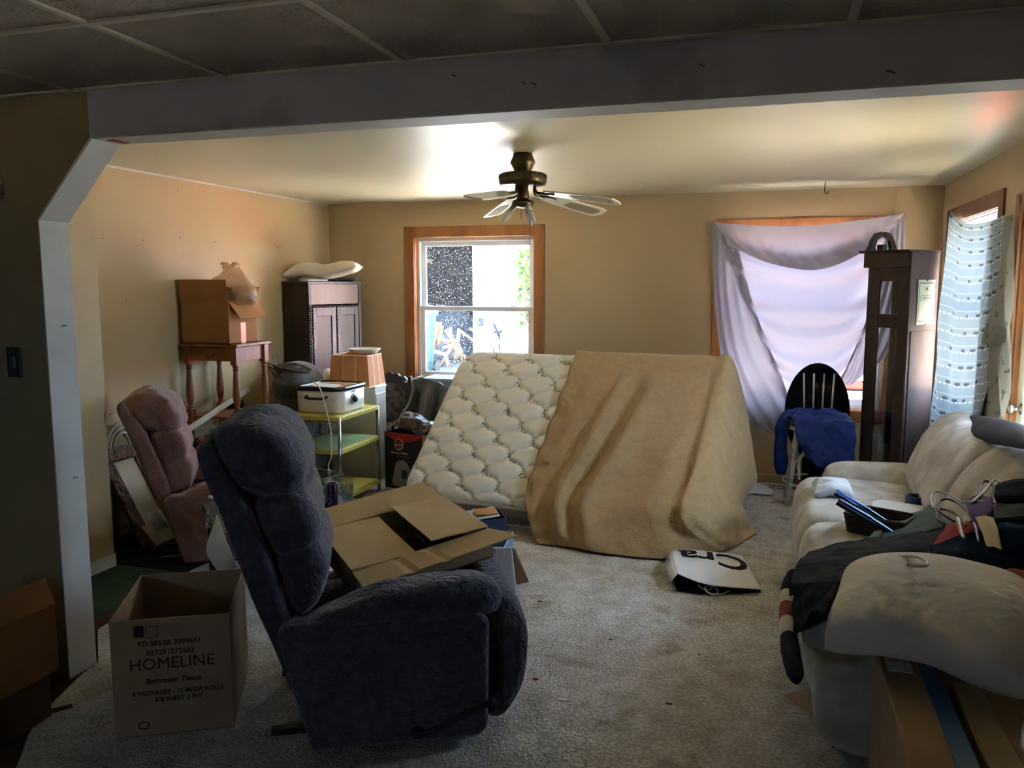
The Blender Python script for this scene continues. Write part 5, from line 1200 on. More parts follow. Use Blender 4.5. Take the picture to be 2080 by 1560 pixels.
text('spot scrubber', (.16, -.0015, .295), (1, 0, 0), (0, 0, 1), .034, 'white_print', hv)
text('PORTABLE CARPET CLEANER', (.2, -.0015, .272), (1, 0, 0), (0, 0, 1), .011, 'print_grey', hv)
sil = [(.09, .03), (.28, .03), (.29, .08), (.27, .16), (.245, .22), (.20, .245), (.15, .24), (.115, .2), (.095, .12)]
MB().prism([tuple(p) for p in cr(sil, 40, closed=True)], (0, -.0012, 0), (1, 0, 0), (0, 0, 1), (0, .0012, 0)).build('printed_cleaner', 'print_grey', hv); MB().prism(rrect(.06, .075, .01), (.21, -.0018, .13), (1, 0, 0), (0, 0, 1), (0, .0008, 0)).build('printed_tank', 'print_blue', hv)
MB().tube([(.27, -.001, .17), (.30, -.001, .21), (.305, -.001, .225)], .005, 6).build('printed_hose', 'print_grey', hv)
Th = root_matrix(hv)
hp = lambda a, b, c: np.array(Th @ Vector((a, b, c)))
o = cloth('crumpled_bag', [[hp(*q) for q in r] for r in [[(.02, .02, .46), (.12, .0, .52), (.25, .01, .50), (.38, .02, .46)], [(.0, .1, .54), (.12, .1, .60), (.26, .1, .585), (.40, .1, .52)], [(.02, .2, .56), (.12, .2, .60), (.26, .2, .58), (.4, .2, .52)], [(.02, .25, .46), (.12, .25, .48), (.26, .25, .48), (.38, .25, .46)]]], 'plum_bag', 40, 40, wr=.022, ws=30, seed=6, wr2=.008, ws2=80, thick=.003, label='crumpled plum coloured plastic packaging stuffed in the black carton', cat='bag')
pk = pillow('snack_packet', [[hp(.16 + a, -.005 + b * .3, .535 + b) for a in (-.0, .09, .19)] for b in (-.02, .03, .07)], .03, 'plum_print', 16, 20, wr=.004); tag(pk, 'brown patterned packet lying on the crumpled plum packaging', 'packet')

# ------------------------------------------------------------------ flapped carton on the near recliner
q = [np.array(k) for k in ((-1.878, 3.151, .585), (-1.46, 3.574, .665), (-1.085, 3.162, .665), (-1.512, 2.769, .565))]
FL, FR, NR, NL = q; ex = (FR - FL + NR - NL) / 2; ey = (NL - FL + NR - FR) / 2; LX, LY = np.linalg.norm(ex), np.linalg.norm(ey); ex /= LX; ey = ey - ex * (ey @ ex); ey /= np.linalg.norm(ey); en = np.cross(ey, ex); en = en if en[2] > 0 else -en
c0 = (FL + FR + NR + NL) / 4
sc_ = thing('flapped_carton', 'wide pale carton with four open flaps resting on the dark recliner', 'box', c0 - en * .13)
def qw(a, b, z): return c0 + ex * (a * LX / 2) + ey * (b * LY / 2) + en * z
th = .006; dpt = -.125
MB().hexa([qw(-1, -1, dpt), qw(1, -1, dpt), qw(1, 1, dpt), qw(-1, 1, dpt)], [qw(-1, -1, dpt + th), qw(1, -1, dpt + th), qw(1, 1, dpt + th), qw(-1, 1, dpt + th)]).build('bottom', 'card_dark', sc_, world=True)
for (a0, b0), (a1, b1) in (((-1, -1), (1, -1)), ((1, -1), (1, 1)), ((1, 1), (-1, 1)), ((-1, 1), (-1, -1))):
    n_ = (ex * (-(a0 + a1) / 2) + ey * (-(b0 + b1) / 2)); n_ = n_ / np.linalg.norm(n_) * th
    A, B = qw(a0, b0, dpt), qw(a1, b1, dpt); C_, D_ = qw(a1, b1, 0), qw(a0, b0, 0)
    MB().hexa([A, B, B + n_, A + n_], [D_, C_, C_ + n_, D_ + n_]).build('side', 'card_grey', sc_, world=True)


def wflap(a, b, c, d, lab=None, creases=()):
    """flap with corners a b (hinge) c d (free edge), subdivided and slightly warped"""
    a, b, c, d = [np.array(k) for k in (a, b, c, d)]
    G = np.array([[(a * (1 - s) + b * s) * (1 - t) + (d * (1 - s) + c * s) * t for s in np.linspace(0, 1, 24)] for t in np.linspace(0, 1, 10)])
    s = np.linspace(0, 1, 24)[None, :]; t = np.linspace(0, 1, 10)[:, None]
    w = .004 * wob(G, 9, 4) * t
    for cs_ in creases: w = w - .006 * np.exp(-((s - cs_) / .012) ** 2)
    G = G + en * w[..., None]
    return MB().grid(G).build('flap', 'card_pale', sc_, world=True, solid=.005, fix=False)


wflap(NL, NR, NR + ey * .155 + ex * .06 + en * .0, NL + ey * .155 + ex * .0 - en * .012, creases=(.3, .52))
wflap(FL, FR, FR - ey * .20 - ex * .02 + en * .035, FL - ey * .20 - ex * .04 + en * .03, creases=(.45, .55))
wflap(FL + en * .006 + ey * .012, NL + en * .006 - ey * .01, NL + ex * LX * .46 - ey * .01 - en * .012, FL + ex * LX * .46 + ey * .012 - en * .008)
wflap(FR + en * .01 + ey * .02, NR + en * .01 - ey * .0, NR - ex * LX * .43 + en * .022 - ey * .0, FR - ex * LX * .43 + en * .03 + ey * .02)
hp_ = thing('black_headset', 'black headset lying inside the flapped carton', 'headset', qw(.05, .25, dpt + .01))
MB().tube([qw(.05, .25, dpt + .05) + ex * .05 * math.cos(k) + en * .06 * math.sin(k) for k in np.linspace(0, math.pi, 14)], .010, 8).build('band', 'black_plastic', hp_, smooth=True, world=True)
for s in (-1, 1): MB().lathe([(0, -.015), (.03, -.015), (.03, .015), (0, .015)], 14, T=Matrix.Translation(Vector(qw(.05, .25, dpt + .045) + ex * .05 * s)) @ Matrix.Rotation(R(90), 4, 'Y')).build('ear_cup', 'black_plastic', hp_, world=True, smooth=True)

# ------------------------------------------------------------------ open printed carton on the floor, left
hl_r = math.atan2(2.51 - 2.307, -1.89 + 2.256); HW, HD, HH = .42, .50, .455
hl = thing('open_carton', 'open cardboard carton printed HOMELINE on the floor in front of the white jamb', 'box', (-2.256, 2.307, 0), hl_r)
wallbox(hl, 'card_grey', 0, HW, 0, HD, .002, HH, .006)
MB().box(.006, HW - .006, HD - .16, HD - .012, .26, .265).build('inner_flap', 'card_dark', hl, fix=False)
yF = -.0007
def ht(s, fx_, fz, size, **k): return text(s, (fx_ * HW, yF, HH * (1 - fz)), (1, 0, 0), (0, 0, 1), size, 'print_ink', hl, **k)
ht('FD SKU#: 3099651', .49, .225, .028, bold=.02); ht('037251575603', .49, .305, .028, bold=.02); ht('HOMELINE', .50, .425, .062); ht('Bathroom Tissue', .50, .545, .028, shear=.25, bold=.025); ht('8 PACKAGES \u2022 12 MEGA ROLLS', .54, .645, .0235, bold=.025); ht('308 SHEET 2 PLY', .54, .705, .0235, bold=.025)
MB().prism(rrect(.035, .045, .006), (.10, yF, HH - .045), (1, 0, 0), (0, 0, 1), (0, .001, 0)).build('printed_roll', 'print_ink', hl); MB().tube([(.125, yF, HH - .07), (.165, yF, HH - .07), (.165, yF, HH - .028), (.125, yF, HH - .028)], .0015, 4, closed=True).build('printed_roll', 'print_outline', hl)
MB().tube([(.10 + .018 * math.cos(k), yF, .045 + .014 * math.sin(k)) for k in np.linspace(0, 6.2, 12)], .0025, 4, closed=True).build('printed_mark', 'print_ink', hl)
# cartons cut by the left edge of the picture
lb = thing('carton', 'brown carton with torn flap at the left edge of the picture', 'box', (-2.80, 2.26, .19))
wallbox(lb, 'card_warm', -.22, .22, -.2, .12, 0, .27); flap(lb, 'card_warm', (.22, -.2, .27), (.22, .12, .27), (-.04, 0, .10)); flap(lb, 'card_warm', (-.22, -.2, .27), (.22, -.2, .27), (0, -.05, .09))
lb2 = thing('carton', 'flat dark carton under the torn brown carton at the left edge', 'box', (-2.82, 2.26, -.012))
MB().box(-.22, .19, -.19, .12, 0, .198).build('body', 'card_dark', lb2, fix=False, bevel=.004); MB().box(-.22, .19, -.04, .0, .198, .2).build('tape_strip', 'tape', lb2, fix=False)
p = at(75, 1440, Z=0); o = MB().box(-.05, .05, -.02, .02, 0, .012).build('wood_offcut', 'dark_wood', fix=False, bevel=.003); o.location = (-2.64, 2.42, -.01); o.rotation_euler.z = .9; tag(o, 'short dark wood offcut on the brown floor by the left cartons', 'offcut')

# ------------------------------------------------------------------ low table between the recliners
A_, Bq, C2, D2 = [np.array(k) for k in ((-2.96, 3.74, .47), (-2.52, 3.29, .47), (-2.04, 3.92, .47), (-2.48, 4.37, .47))]
lt = thing('low_table', 'low grey brown table between the two recliners', 'table', ((A_ + C2) / 2 * np.array([1, 1, 0])))
dn = np.array([0, 0, -.03]); MB().hexa([A_ + dn, Bq + dn, C2 + dn, D2 + dn], [A_, Bq, C2, D2]).build('table_top', 'table_top', lt, world=True, bevel=.004)
m0 = (A_ + C2) / 2
for k in (A_, Bq, C2, D2):
    kk = m0 + (k - m0) * .88; MB().box(kk[0] - .02, kk[0] + .02, kk[1] - .02, kk[1] + .02, 0, .44).build('leg', 'dark_wood', lt, world=True, fix=False)
tz = .4705
p = np.array([-2.43, 4.08, tz])
tt = thing('clear_tote', 'clear plastic tote on the low table', 'tote', p, R(-20))
for a, b, c_, d_ in ((-.11, .11, -.085, -.082), (-.11, .11, .082, .085), (-.11, -.107, -.082, .082), (.107, .11, -.082, .082)): MB().box(a, b, c_, d_, 0, .13).build('side', 'clear_plastic', tt, fix=False)
MB().box(-.11, .11, -.085, .085, 0, .003).build('bottom', 'clear_plastic', tt, fix=False); MB().tube([(-.115, -.09, .13), (.115, -.09, .13), (.115, .09, .13), (-.115, .09, .13)], .005, 6, closed=True).build('rim', 'clear_plastic', tt)
for i, (x, y, h, mt_) in enumerate(((-.05, .02, .09, 'brass'), (.0, -.02, .07, 'tin'), (.05, .03, .08, 'hanger_clear'), (-.02, .04, .085, 'brown_frame'))):
    o = MB().lathe([(.02, 0), (.022, .01), (.022, h * .7), (.012, h * .8), (.012, h), (0, h)], 14).build('small_jar', mt_, smooth=True); w_ = root_matrix(tt) @ Vector((x, y, .004)); o.location = w_; tag(o, ['brass coloured jar inside the clear tote', 'tin jar inside the clear tote', 'clear jar inside the clear tote', 'brown jar inside the clear tote'][i], 'jar')
w_ = at(656, 1040, Z=tz); sp_ = thing('spray_bottle', 'white and blue spray bottle beside the purple can', 'bottle', w_)
MB().lathe([(.022, 0), (.025, .006), (.025, .05), (.022, .055)], 18).build('liquid_base', 'spray_blue', sp_, smooth=True); MB().lathe([(.0245, .05), (.024, .075), (.014, .095), (.012, .1)], 18).build('bottle_body', 'spray_white', sp_, smooth=True); MB().lathe([(.013, .098), (.013, .125), (.008, .128), (.006, .14), (0, .14)], 14).build('nozzle', 'spray_white', sp_, smooth=True)
w_ = at(676, 1040, Z=tz); pc = thing('drink_can', 'tall purple drink can on the low table', 'can', w_)
MB().lathe([(.024, 0), (.029, .006), (.03, .012), (.03, .148), (.026, .157)], 22).build('can_body', 'can_purple', pc, smooth=True); MB().lathe([(.027, .156), (.026, .160), (.022, .157), (0, .157)], 20).build('can_top', 'can_top', pc, smooth=True)
tx = text('ARDEN', (0, 0, 0), (0, .25, 1), (-1, 0, 0), .036, 'white_print', pc, 'can_lettering')
for v_ in tx.data.vertices:     # wrap the lettering around the can
    x_, z_ = v_.co.x, v_.co.z; an = R(-68) + (x_ / .03); v_.co = (.0304 * math.cos(an), .0304 * math.sin(an), .075 + z_)
w_ = at(706, 1018, Z=tz); fl_ = MB(); 
fp = [( .035 + .0025 * (1 if k % 2 else -1), k) for k in range(36)]
V = []
for z_, s in ((0, .72), (.05, .85), (.10, 1.0), (.10, .95), (.01, .68)): V += [(r_ * s * math.cos(2 * math.pi * k / 36), r_ * s * math.sin(2 * math.pi * k / 36), z_) for r_, k in fp]
fl_.add(V, [(i * 36 + k, i * 36 + (k + 1) % 36, (i + 1) * 36 + (k + 1) % 36, (i + 1) * 36 + k) for i in range(4) for k in range(36)])
cu = thing('fluted_mug', 'clear fluted plastic mug with a handle right of the purple can', 'mug', w_); fl_.build('mug_body', 'clear_plastic', cu, smooth=False); MB().tube(cr([(-.03, -.01, .07), (-.05, -.03, .065), (-.055, -.035, .04), (-.03, -.012, .02)], 14), .004, 8).build('handle', 'clear_plastic', cu, smooth=True)
w_ = at(431, 1070, Z=tz); bt_ = thing('water_bottle', 'crinkled clear water bottle on the corner of the low table', 'bottle', w_)
MB().lathe([(.028, 0), (.03, .01), (.026, .025), (.03, .04), (.026, .055), (.03, .07), (.027, .09), (.022, .115), (.012, .135), (.012, .15)], 16).build('bottle_body', 'clear_plastic', bt_); MB().lathe([(.013, .148), (.013, .16), (0, .16)], 12).build('cap', 'white_paint', bt_)
cloth('paper_sheet', [[at(x, y, Y=Y) for x, y, Y in r] for r in [[(440, 1045, 3.36), (447, 1062, 3.32), (456, 1085, 3.28)], [(420, 1112, 3.26), (440, 1112, 3.25), (466, 1112, 3.24)], [(432, 1146, 3.26), (458, 1172, 3.25), (481, 1150, 3.25)]]], 'paper', 20, 20, wr=.004, ws=18, thick=.0012, label='white paper sheet hanging over the corner of the low table', cat='paper')

# ------------------------------------------------------------------ pictures behind the mauve recliner
def leaning_frame(name, label, b, t, wid, fw, fm, inner, z_lift=.012, dep=.02):
    b, t = np.array(b, float), np.array(t, float); a_ = t - b; H_ = np.linalg.norm(a_); a_ /= H_; e_ = np.array([0, 1., 0]); n_ = np.cross(e_, a_); n_ = n_ if n_[0] > 0 else -n_
    r_ = thing(name, label, 'picture', b)
    def P_(u_, v_, w_): return b + e_ * u_ + a_ * v_ + n_ * w_
    def slab(u0, u1, v0, v1, w0, w1): return MB().hexa([P_(u0, v0, w0), P_(u1, v0, w0), P_(u1, v1, w0), P_(u0, v1, w0)], [P_(u0, v0, w1), P_(u1, v0, w1), P_(u1, v1, w1), P_(u0, v1, w1)])
    for u0, u1, v0, v1 in ((0, wid, 0, fw), (0, wid, H_ - fw, H_), (0, fw, fw, H_ - fw), (wid - fw, wid, fw, H_ - fw)): slab(u0, u1, v0, v1, 0, dep).build('frame_rail', fm, r_, world=True, bevel=.004)
    slab(fw, wid - fw, fw, H_ - fw, .002, dep * .4).build('mat', 'mat_board', r_, world=True)
    if inner:
        m_ = inner; slab(fw + m_, wid - fw - m_, fw + m_, H_ - fw - m_, dep * .4, dep * .45).build('print', 'print_sky', r_, world=True)
    return r_


leaning_frame('framed_print', 'framed landscape print with wide pale mat leaning behind the mauve recliner', (-3.655, 4.14, .004), (-4.04, 4.14, .41), .34, .022, 'brown_frame', .09)
leaning_frame('ornate_frame', 'ornate carved brown frame leaning behind the matted print', (-3.73, 4.13, .004), (-4.07, 4.13, .60), .36, .085, 'ornate_frame', 0, dep=.03)
p = at(250, 890, X=-4.06)
wf = thing('white_bed_frame', 'white tubular bed end leaning at the left wall behind the pictures', 'bed frame', (-4.06, p[1], 0))
for r_, z0 in ((.17, .60), (.135, .60), (.10, .60)):
    MB().tube([(.0, -r_ * .9, .02), (.0, -r_ * .9, z0)] + [(.0, -r_ * .9 * math.cos(k), z0 + r_ * math.sin(k)) for k in np.linspace(.1, math.pi - .1, 14)] + [(.0, r_ * .9, z0), (.0, r_ * .9, .02)], .009, 8).build('tube', 'white_paint', wf, smooth=True)
p = at(222, 900, X=-3.98)
ws_ = thing('white_plaque', 'white board with black scroll lettering leaning at the left wall', 'plaque', (-3.99, 4.10, 0))
MB().box(-.008, .008, -.03, .05, 0, .80).build('board', 'white_paint', ws_, fix=False, bevel=.003)
text('S', (.0088, .012, .60), (0, -1, 0), (0, 0, 1), .07, 'black_print', ws_, 'scroll_lettering'); text('c', (.0088, .012, .67), (0, -1, 0), (0, 0, 1), .06, 'black_print', ws_, 'scroll_lettering')

# ------------------------------------------------------------------ shopping bag lying on the carpet
sbg = thing('shopping_bag', 'white paper shopping bag with big black letters lying on the carpet', 'bag', (-.25, 4.8, 0))
R0 = pxnet([[(1368, 1112, .05), (1430, 1119, .06), (1508, 1127, .028)], [(1366, 1135, .095), (1440, 1150, .085), (1527, 1160, .035)], [(1376, 1166, .10), (1440, 1188, .06), (1547, 1198, .018)]])
G = net(R0, 24, 30); MB().grid(G).build('top_sheet', 'bag_paper', sbg, smooth=True, world=True, solid=.0012, fix=False)
G2 = G.copy(); G2[..., 2] = .004; MB().grid(G2).build('bottom_sheet', 'bag_inside', sbg, world=True, solid=.0012, fix=False)
lf = np.array([G[:, 0], G[:, 0] + np.array([-.035, .0, -.04]), G2[:, 0]]); lf[1, :, 2] = G[:, 0, 2] * .5; MB().grid(lf).build('gusset', 'bag_paper', sbg, smooth=True, world=True, solid=.0012, fix=False)
bk_ = np.array([G[0], G2[0]]); MB().grid(bk_).build('bag_base', 'bag_paper', sbg, world=True, solid=.0012, fix=False); rt_ = np.array([G[:, -1], G2[:, -1]]); MB().grid(rt_).build('gusset', 'bag_paper', sbg, world=True, solid=.0012, fix=False)
a0 = at(1517, 1131, Z=.04); a1 = at(1385, 1117, Z=.06); xd = (a1 - a0); xd[2] = 0; xl = np.linalg.norm(xd); xd /= xl; yd = np.array([-xd[1], xd[0], 0]); yd = yd if yd[1] < 0 else -yd
tx = text('Cra', a0 + yd * .02 + xd * .005, xd, yd, .40, 'black_print', sbg, 'bag_lettering', align='LEFT', sx=.66, bold=.022)
Gf = G.reshape(-1, 3)
for v_ in tx.data.vertices:
    w = v_.co; dd = (Gf[:, 0] - w.x) ** 2 + (Gf[:, 1] - w.y) ** 2; i_ = np.argsort(dd)[:4]; ww_ = 1 / (dd[i_] + 1e-6); zz = (Gf[i_, 2] * ww_).sum() / ww_.sum()
    v_.co = (w.x + .25, w.y - 4.8, zz + .0022)
for k, (x, y) in enumerate(((1432, 1197), (1445, 1206))):
    p = at(x, y, Z=.01); MB().tube([p + np.array([.035 * math.cos(a), .06 * math.sin(a), .008 + .02 * abs(math.sin(a / 2))]) for a in np.linspace(0, 6.0, 22)], .004, 6).build('cord_handle', 'cord_white', sbg, smooth=True, world=True)
MB().tube(cr([at(1448, 1207, Z=.006), at(1465, 1207, Z=.006), at(1482, 1200, Z=.012)], 12), .004, 6).build('cord_handle', 'cord_white', sbg, smooth=True, world=True)

# ------------------------------------------------------------------ boxes between the recliner and the mattress
nb = thing('navy_box', 'navy box with open beige lid flap between the recliner and the mattress', 'box', (-1.60, 4.58, 0), R(30))
wallbox(nb, 'blue_denim', -.12, .12, -.10, .10, 0, .29); flap(nb, 'card_white', (-.12, -.10, .292), (-.12, .10, .292), (.20, 0, .02), name='lid_flap'); MB().box(-.06, .08, -.07, .07, .313, .315).build('lid_print', 'card_warm', nb, fix=False)
gb = thing('pale_carton', 'pale blue grey carton standing on the carpet right of the recliner', 'box', (-1.50, 4.20, 0), R(8))
wallbox(gb, 'blue_grey', -.17, .17, -.14, .16, 0, .27)
P4 = [at(1003, 1113, Y=4.02), at(1038, 1112, Y=4.06), at(1048, 1203, Z=.003), at(1017, 1213, Z=.003)]
cp = MB().add(P4, [(0, 1, 2, 3)]).build('corrugated_panel', 'card_white', origin=tuple(P4[3]), solid=.006, fix=False); tag(cp, 'white corrugated panel leaning against the pale carton', 'panel')
for k in np.linspace(.06, .94, 15):
    a = P4[0] * (1 - k) + P4[1] * k + np.array([.003, -.004, 0]); b = P4[3] * (1 - k) + P4[2] * k + np.array([.003, -.004, .004]); MB().tube([a, b], .0022, 5).build('rib', 'card_white', cp, world=True)
P4 = [at(1041, 1113, Y=4.12), at(1047, 1116, Y=4.2), at(1074, 1181, Z=.003), at(1049, 1187, Z=.003)]
df = MB().add(P4, [(0, 1, 2, 3)]).build('card_flap', 'card_dark', origin=tuple(P4[3]), solid=.005, fix=False); tag(df, 'dark brown card flap propped against the white corrugated panel', 'card')
rb = MB().lathe([(0, 0), (.04, 0), (.045, .02), (.03, .04), (0, .042)], 14).build('jar_lid', 'pink_plastic', smooth=True); rb.location = [float(v) for v in at(1020, 1075, Z=0)]; tag(rb, 'small reddish jar lid by the mattress edge', 'lid')

# ------------------------------------------------------------------ things heaped on the sofa
bgk = pillow('leather_bag', [[at(x, y, X=X) for x, y, X in r] for r in [[(1942, 842, 1.10), (2005, 848, 1.12), (2110, 872, 1.14)], [(1939, 862, 1.05), (2005, 873, 1.05), (2110, 893, 1.05)], [(1947, 886, 1.00), (2010, 900, .99), (2110, 914, .98)]]], .06, 'leather_black', 24, 36, wr=.006, ws=14, seed=4)
tag(bgk, 'long black leather bag lying on top of the sofa back', 'bag')
p = at(1690, 992, Z=.57)
o = pillow('white_towel', [[p + np.array([a, b, z]) for a, z in ((-.10, -.01), (0, .015), (.10, -.005))] for b in (-.13, 0, .13)], .08, 'white_cloth', 44, 44, wr=.024, ws=60, seed=5); tag(o, 'bundled white towel at the far end of the sofa seat', 'towel')
for i, (pts, lab, mt_) in enumerate(([([(1773, 1020), (1790, 1016), (1885, 1030), (1860, 1062), (1795, 1058), (1768, 1045)]), 'white paper sheets lying on the sofa beside the wicker basket', 'paper'], [([(1708, 1056), (1732, 1050), (1735, 1064), (1722, 1068)]), 'small lilac paper poking out left of the wicker basket', 'paper'])):
    w = [at(x, y, Z=.556 + .004 * i) for x, y in pts]; o = MB().add([*w, *[k + np.array([0, 0, .004]) for k in w]], [tuple(range(len(w) - 1, -1, -1)), tuple(range(len(w), 2 * len(w)))] + [(k, (k + 1) % len(w), len(w) + (k + 1) % len(w), len(w) + k) for k in range(len(w))]).build('paper_sheets' if i == 0 else 'paper_slip', mt_, origin=tuple(w[0])); tag(o, lab, 'paper')
p = at(1860, 1026, Z=.545); o = MB().lathe([(.04, 0), (.052, 0), (.052, .05), (.04, .05), (.04, 0)], 22).build('tape_roll', 'blue_plastic', smooth=False); o.location = [float(v) for v in p]; tag(o, 'dark blue ring of tape on the sofa seat behind the papers', 'tape')
# wicker basket
bc = at(1785, 1082, Z=.548); bk2 = thing('wicker_basket', 'brown wicker basket holding two flat irons on the sofa', 'basket', bc, R(-25))
for k in range(7):
    s = 1 + .02 * k; bw, bd = .115 * s, .085 * s
    MB().tube([(a, b, .008 + .013 * k) for a, b in rrect(2 * bw, 2 * bd, .02, 4)], .0075, 6, closed=True).build('woven_band', 'wicker', bk2, smooth=True)
MB().box(-.11, .11, -.08, .08, 0, .006).build('basket_floor', 'wicker', bk2, fix=False)
for i, (a, b) in enumerate((((1697, 1000), (1808, 1066)), ((1701, 1018), (1812, 1082)))):
    A1 = at(*a, Z=.735 - .02 * i); B1 = at(*b, Z=.60)
    fi = thing('flat_iron', ['black and steel flat iron in the basket, upper of two', 'black and steel flat iron in the basket, lower of two'][i], 'flat iron', B1)
    d_ = B1 - A1; n_ = np.cross(d_, [0, 0, 1]); n_ /= np.linalg.norm(n_); u_ = np.cross(n_, d_); u_ /= np.linalg.norm(u_)
    MB().bar(A1 + u_ * .009, A1 + d_ * .62 + u_ * .011, .026, .014).build('arm', 'steel_blue', fi, world=True, bevel=.004); MB().bar(A1 - u_ * .009, A1 + d_ * .62 - u_ * .009, .026, .014).build('arm', 'black_plastic', fi, world=True, bevel=.004)
    MB().bar(A1 + d_ * .60 + u_ * .01, B1 + u_ * .006, .03, .012).build('plate', 'steel_blue', fi, world=True, bevel=.003); MB().bar(A1 + d_ * .60 - u_ * .008, B1 - u_ * .006, .03, .012).build('plate', 'black_plastic', fi, world=True, bevel=.003)

L_ = lambda *a, **k: cloth(*a, **k)
cloth('charcoal_jacket', pxnet([[(1642, 1120, .558), (1690, 1108, .575), (1760, 1095, .585), (1840, 1075, .60), (1905, 1062, .64)], [(1614, 1150, .558), (1690, 1136, .585), (1770, 1120, .605), (1850, 1095, .65), (1935, 1085, .68)], [(1604, 1180, .56), (1690, 1165, .59), (1770, 1152, .615), (1860, 1135, .65), (1945, 1120, .68)], [(1602, 1208, .52), (1698, 1190, .59), (1775, 1176, .605), (1870, 1160, .63), (1955, 1150, .66)]]), 'charcoal', 44, 60, wr=.012, ws=20, seed=3, wr2=.004, thick=.008, label='charcoal jacket spread across the sofa seat and front edge', cat='jacket')
cloth('black_trousers', [[at(1606, 1188, X=.172), at(1650, 1182, Z=.59), at(1700, 1180, Z=.60), at(1752, 1180, Z=.61)], [at(1600, 1225, X=.152), at(1632, 1222, Z=.565), at(1680, 1212, Z=.595), at(1722, 1206, Z=.60)], [at(1603, 1262, X=.150), at(1626, 1262, X=.155), at(1652, 1248, X=.165), at(1692, 1232, Z=.592)], [at(1606, 1288, X=.150), at(1624, 1284, X=.155), at(1644, 1268, X=.165), at(1668, 1246, Z=.585)]], 'black_cloth', 34, 40, wr=.012, ws=26, seed=6, wr2=.004, thick=.01, label='black garment hanging over the front edge of the sofa', cat='garment')
# striped sleeve: bands are separate pieces of the tube
sv = thing('striped_sleeve', 'navy sleeve with white and red bands hanging at the sofa front', 'sleeve', at(1616, 1380, X=.12))
pa = cr([at(1612, 1168, X=.158), at(1604, 1200, X=.135), at(1600, 1240, X=.125), at(1601, 1280, X=.122), at(1606, 1320, X=.122), at(1612, 1355, X=.122), at(1618, 1382, X=.122)], 60)
for i0, i1, mt_ in ((0, 13, 'navy_cloth'), (12, 19, 'white_band'), (18, 27, 'red_band'), (26, 35, 'white_band'), (34, 60, 'navy_cloth')):
    pp = pa[i0:i1]; rr_ = np.interp(np.arange(i0, i1), [0, 6, 20, 40, 54, 59], [.03, .038, .036, .034, .026, .012]); tb3 = MB().tube(pp, rr_, 14, caps=(i1 == 60 or i0 == 0)); V = np.array(tb3.v); V = V + (wob(V, 45, 2) * .004)[:, None] * np.array([.5, 1, .3]); tb3.v = [tuple(k) for k in V]; tb3.build('band', mt_, sv, smooth=True, world=True)
cloth('navy_garment', pxnet([[(1890, 1112, .69), (1965, 1088, .76), (2040, 1080, .80), (2110, 1075, .82)], [(1896, 1140, .67), (1965, 1126, .73), (2040, 1118, .77), (2115, 1116, .79)], [(1905, 1156, .63), (1975, 1168, .66), (2045, 1178, .68), (2115, 1186, .69)]]), 'navy_cloth', 40, 44, wr=.012, ws=18, seed=7, wr2=.004, thick=.01, label='dark navy garment heaped above the white pillow', cat='garment')
cloth('blue_jeans', pxnet([[(2008, 1044, .83), (2050, 1040, .85), (2110, 1038, .86)], [(2000, 1075, .82), (2050, 1072, .84), (2115, 1070, .85)], [(2010, 1110, .78), (2055, 1108, .80), (2115, 1105, .81)]]), 'navy_teal', 30, 30, wr=.010, ws=22, seed=8, thick=.01, label='teal navy garment at the right edge on the clothes heap', cat='garment')
cloth('red_shirt', pxnet([[(1920, 1070, .715), (1950, 1062, .745), (1990, 1055, .76)], [(1898, 1108, .685), (1940, 1098, .725), (1990, 1090, .745)], [(1876, 1134, .66), (1915, 1130, .685), (1965, 1118, .715)]]), 'red_cloth', 28, 28, wr=.008, ws=26, seed=9, thick=.008, label='red shirt on the clothes heap beside the hangers', cat='shirt')
cloth('purple_shirt', pxnet([[(1958, 1015, .82), (1985, 1008, .84), (2015, 1010, .86)], [(1970, 1042, .81), (1995, 1045, .83), (2020, 1045, .84)], [(1985, 1080, .79), (2008, 1085, .80), (2025, 1085, .81)]]), 'purple_cloth', 24, 24, wr=.007, ws=30, seed=10, thick=.008, label='purple shirt under the tangle of hangers', cat='shirt')
cloth('cream_shirt', pxnet([[(1982, 1052, .84), (2000, 1048, .86), (2018, 1052, .865)], [(1995, 1082, .82), (2012, 1080, .835), (2030, 1086, .845)], [(2008, 1112, .79), (2024, 1112, .80), (2036, 1116, .805)]]), 'cream_cloth', 24, 24, wr=.006, ws=30, seed=11, thick=.008, label='cream cloth strip lying between the purple and navy garments', cat='cloth')
cloth('greygreen_shirt', pxnet([[(1800, 1070, .58), (1850, 1045, .60), (1895, 1025, .64)], [(1790, 1090, .595), (1850, 1068, .62), (1905, 1050, .66)], [(1800, 1102, .60), (1860, 1090, .63), (1915, 1072, .67)]]), 'greengrey', 28, 30, wr=.008, ws=24, seed=12, thick=.008, label='grey green shirt folded behind the charcoal jacket', cat='shirt')
cloth('pale_teal_cloth', pxnet([[(1775, 1082, .575), (1800, 1074, .585), (1835, 1070, .60)], [(1760, 1100, .58), (1795, 1094, .59), (1830, 1086, .605)], [(1750, 1110, .585), (1790, 1106, .592), (1815, 1098, .60)]]), 'teal_cloth', 22, 24, wr=.005, ws=30, seed=13, thick=.008, label='pale teal cloth between the wicker basket and the charcoal jacket', cat='cloth')
cloth('black_sweater', pxnet([[(2030, 985, .90), (2060, 978, .92), (2120, 975, .93)], [(2020, 1005, .90), (2060, 1000, .92), (2120, 1000, .93)], [(2025, 1024, .88), (2060, 1022, .89), (2120, 1022, .90)]]), 'black_cloth', 26, 28, wr=.010, ws=24, seed=14, thick=.012, label='black sweater at the right edge below the sofa back', cat='sweater')
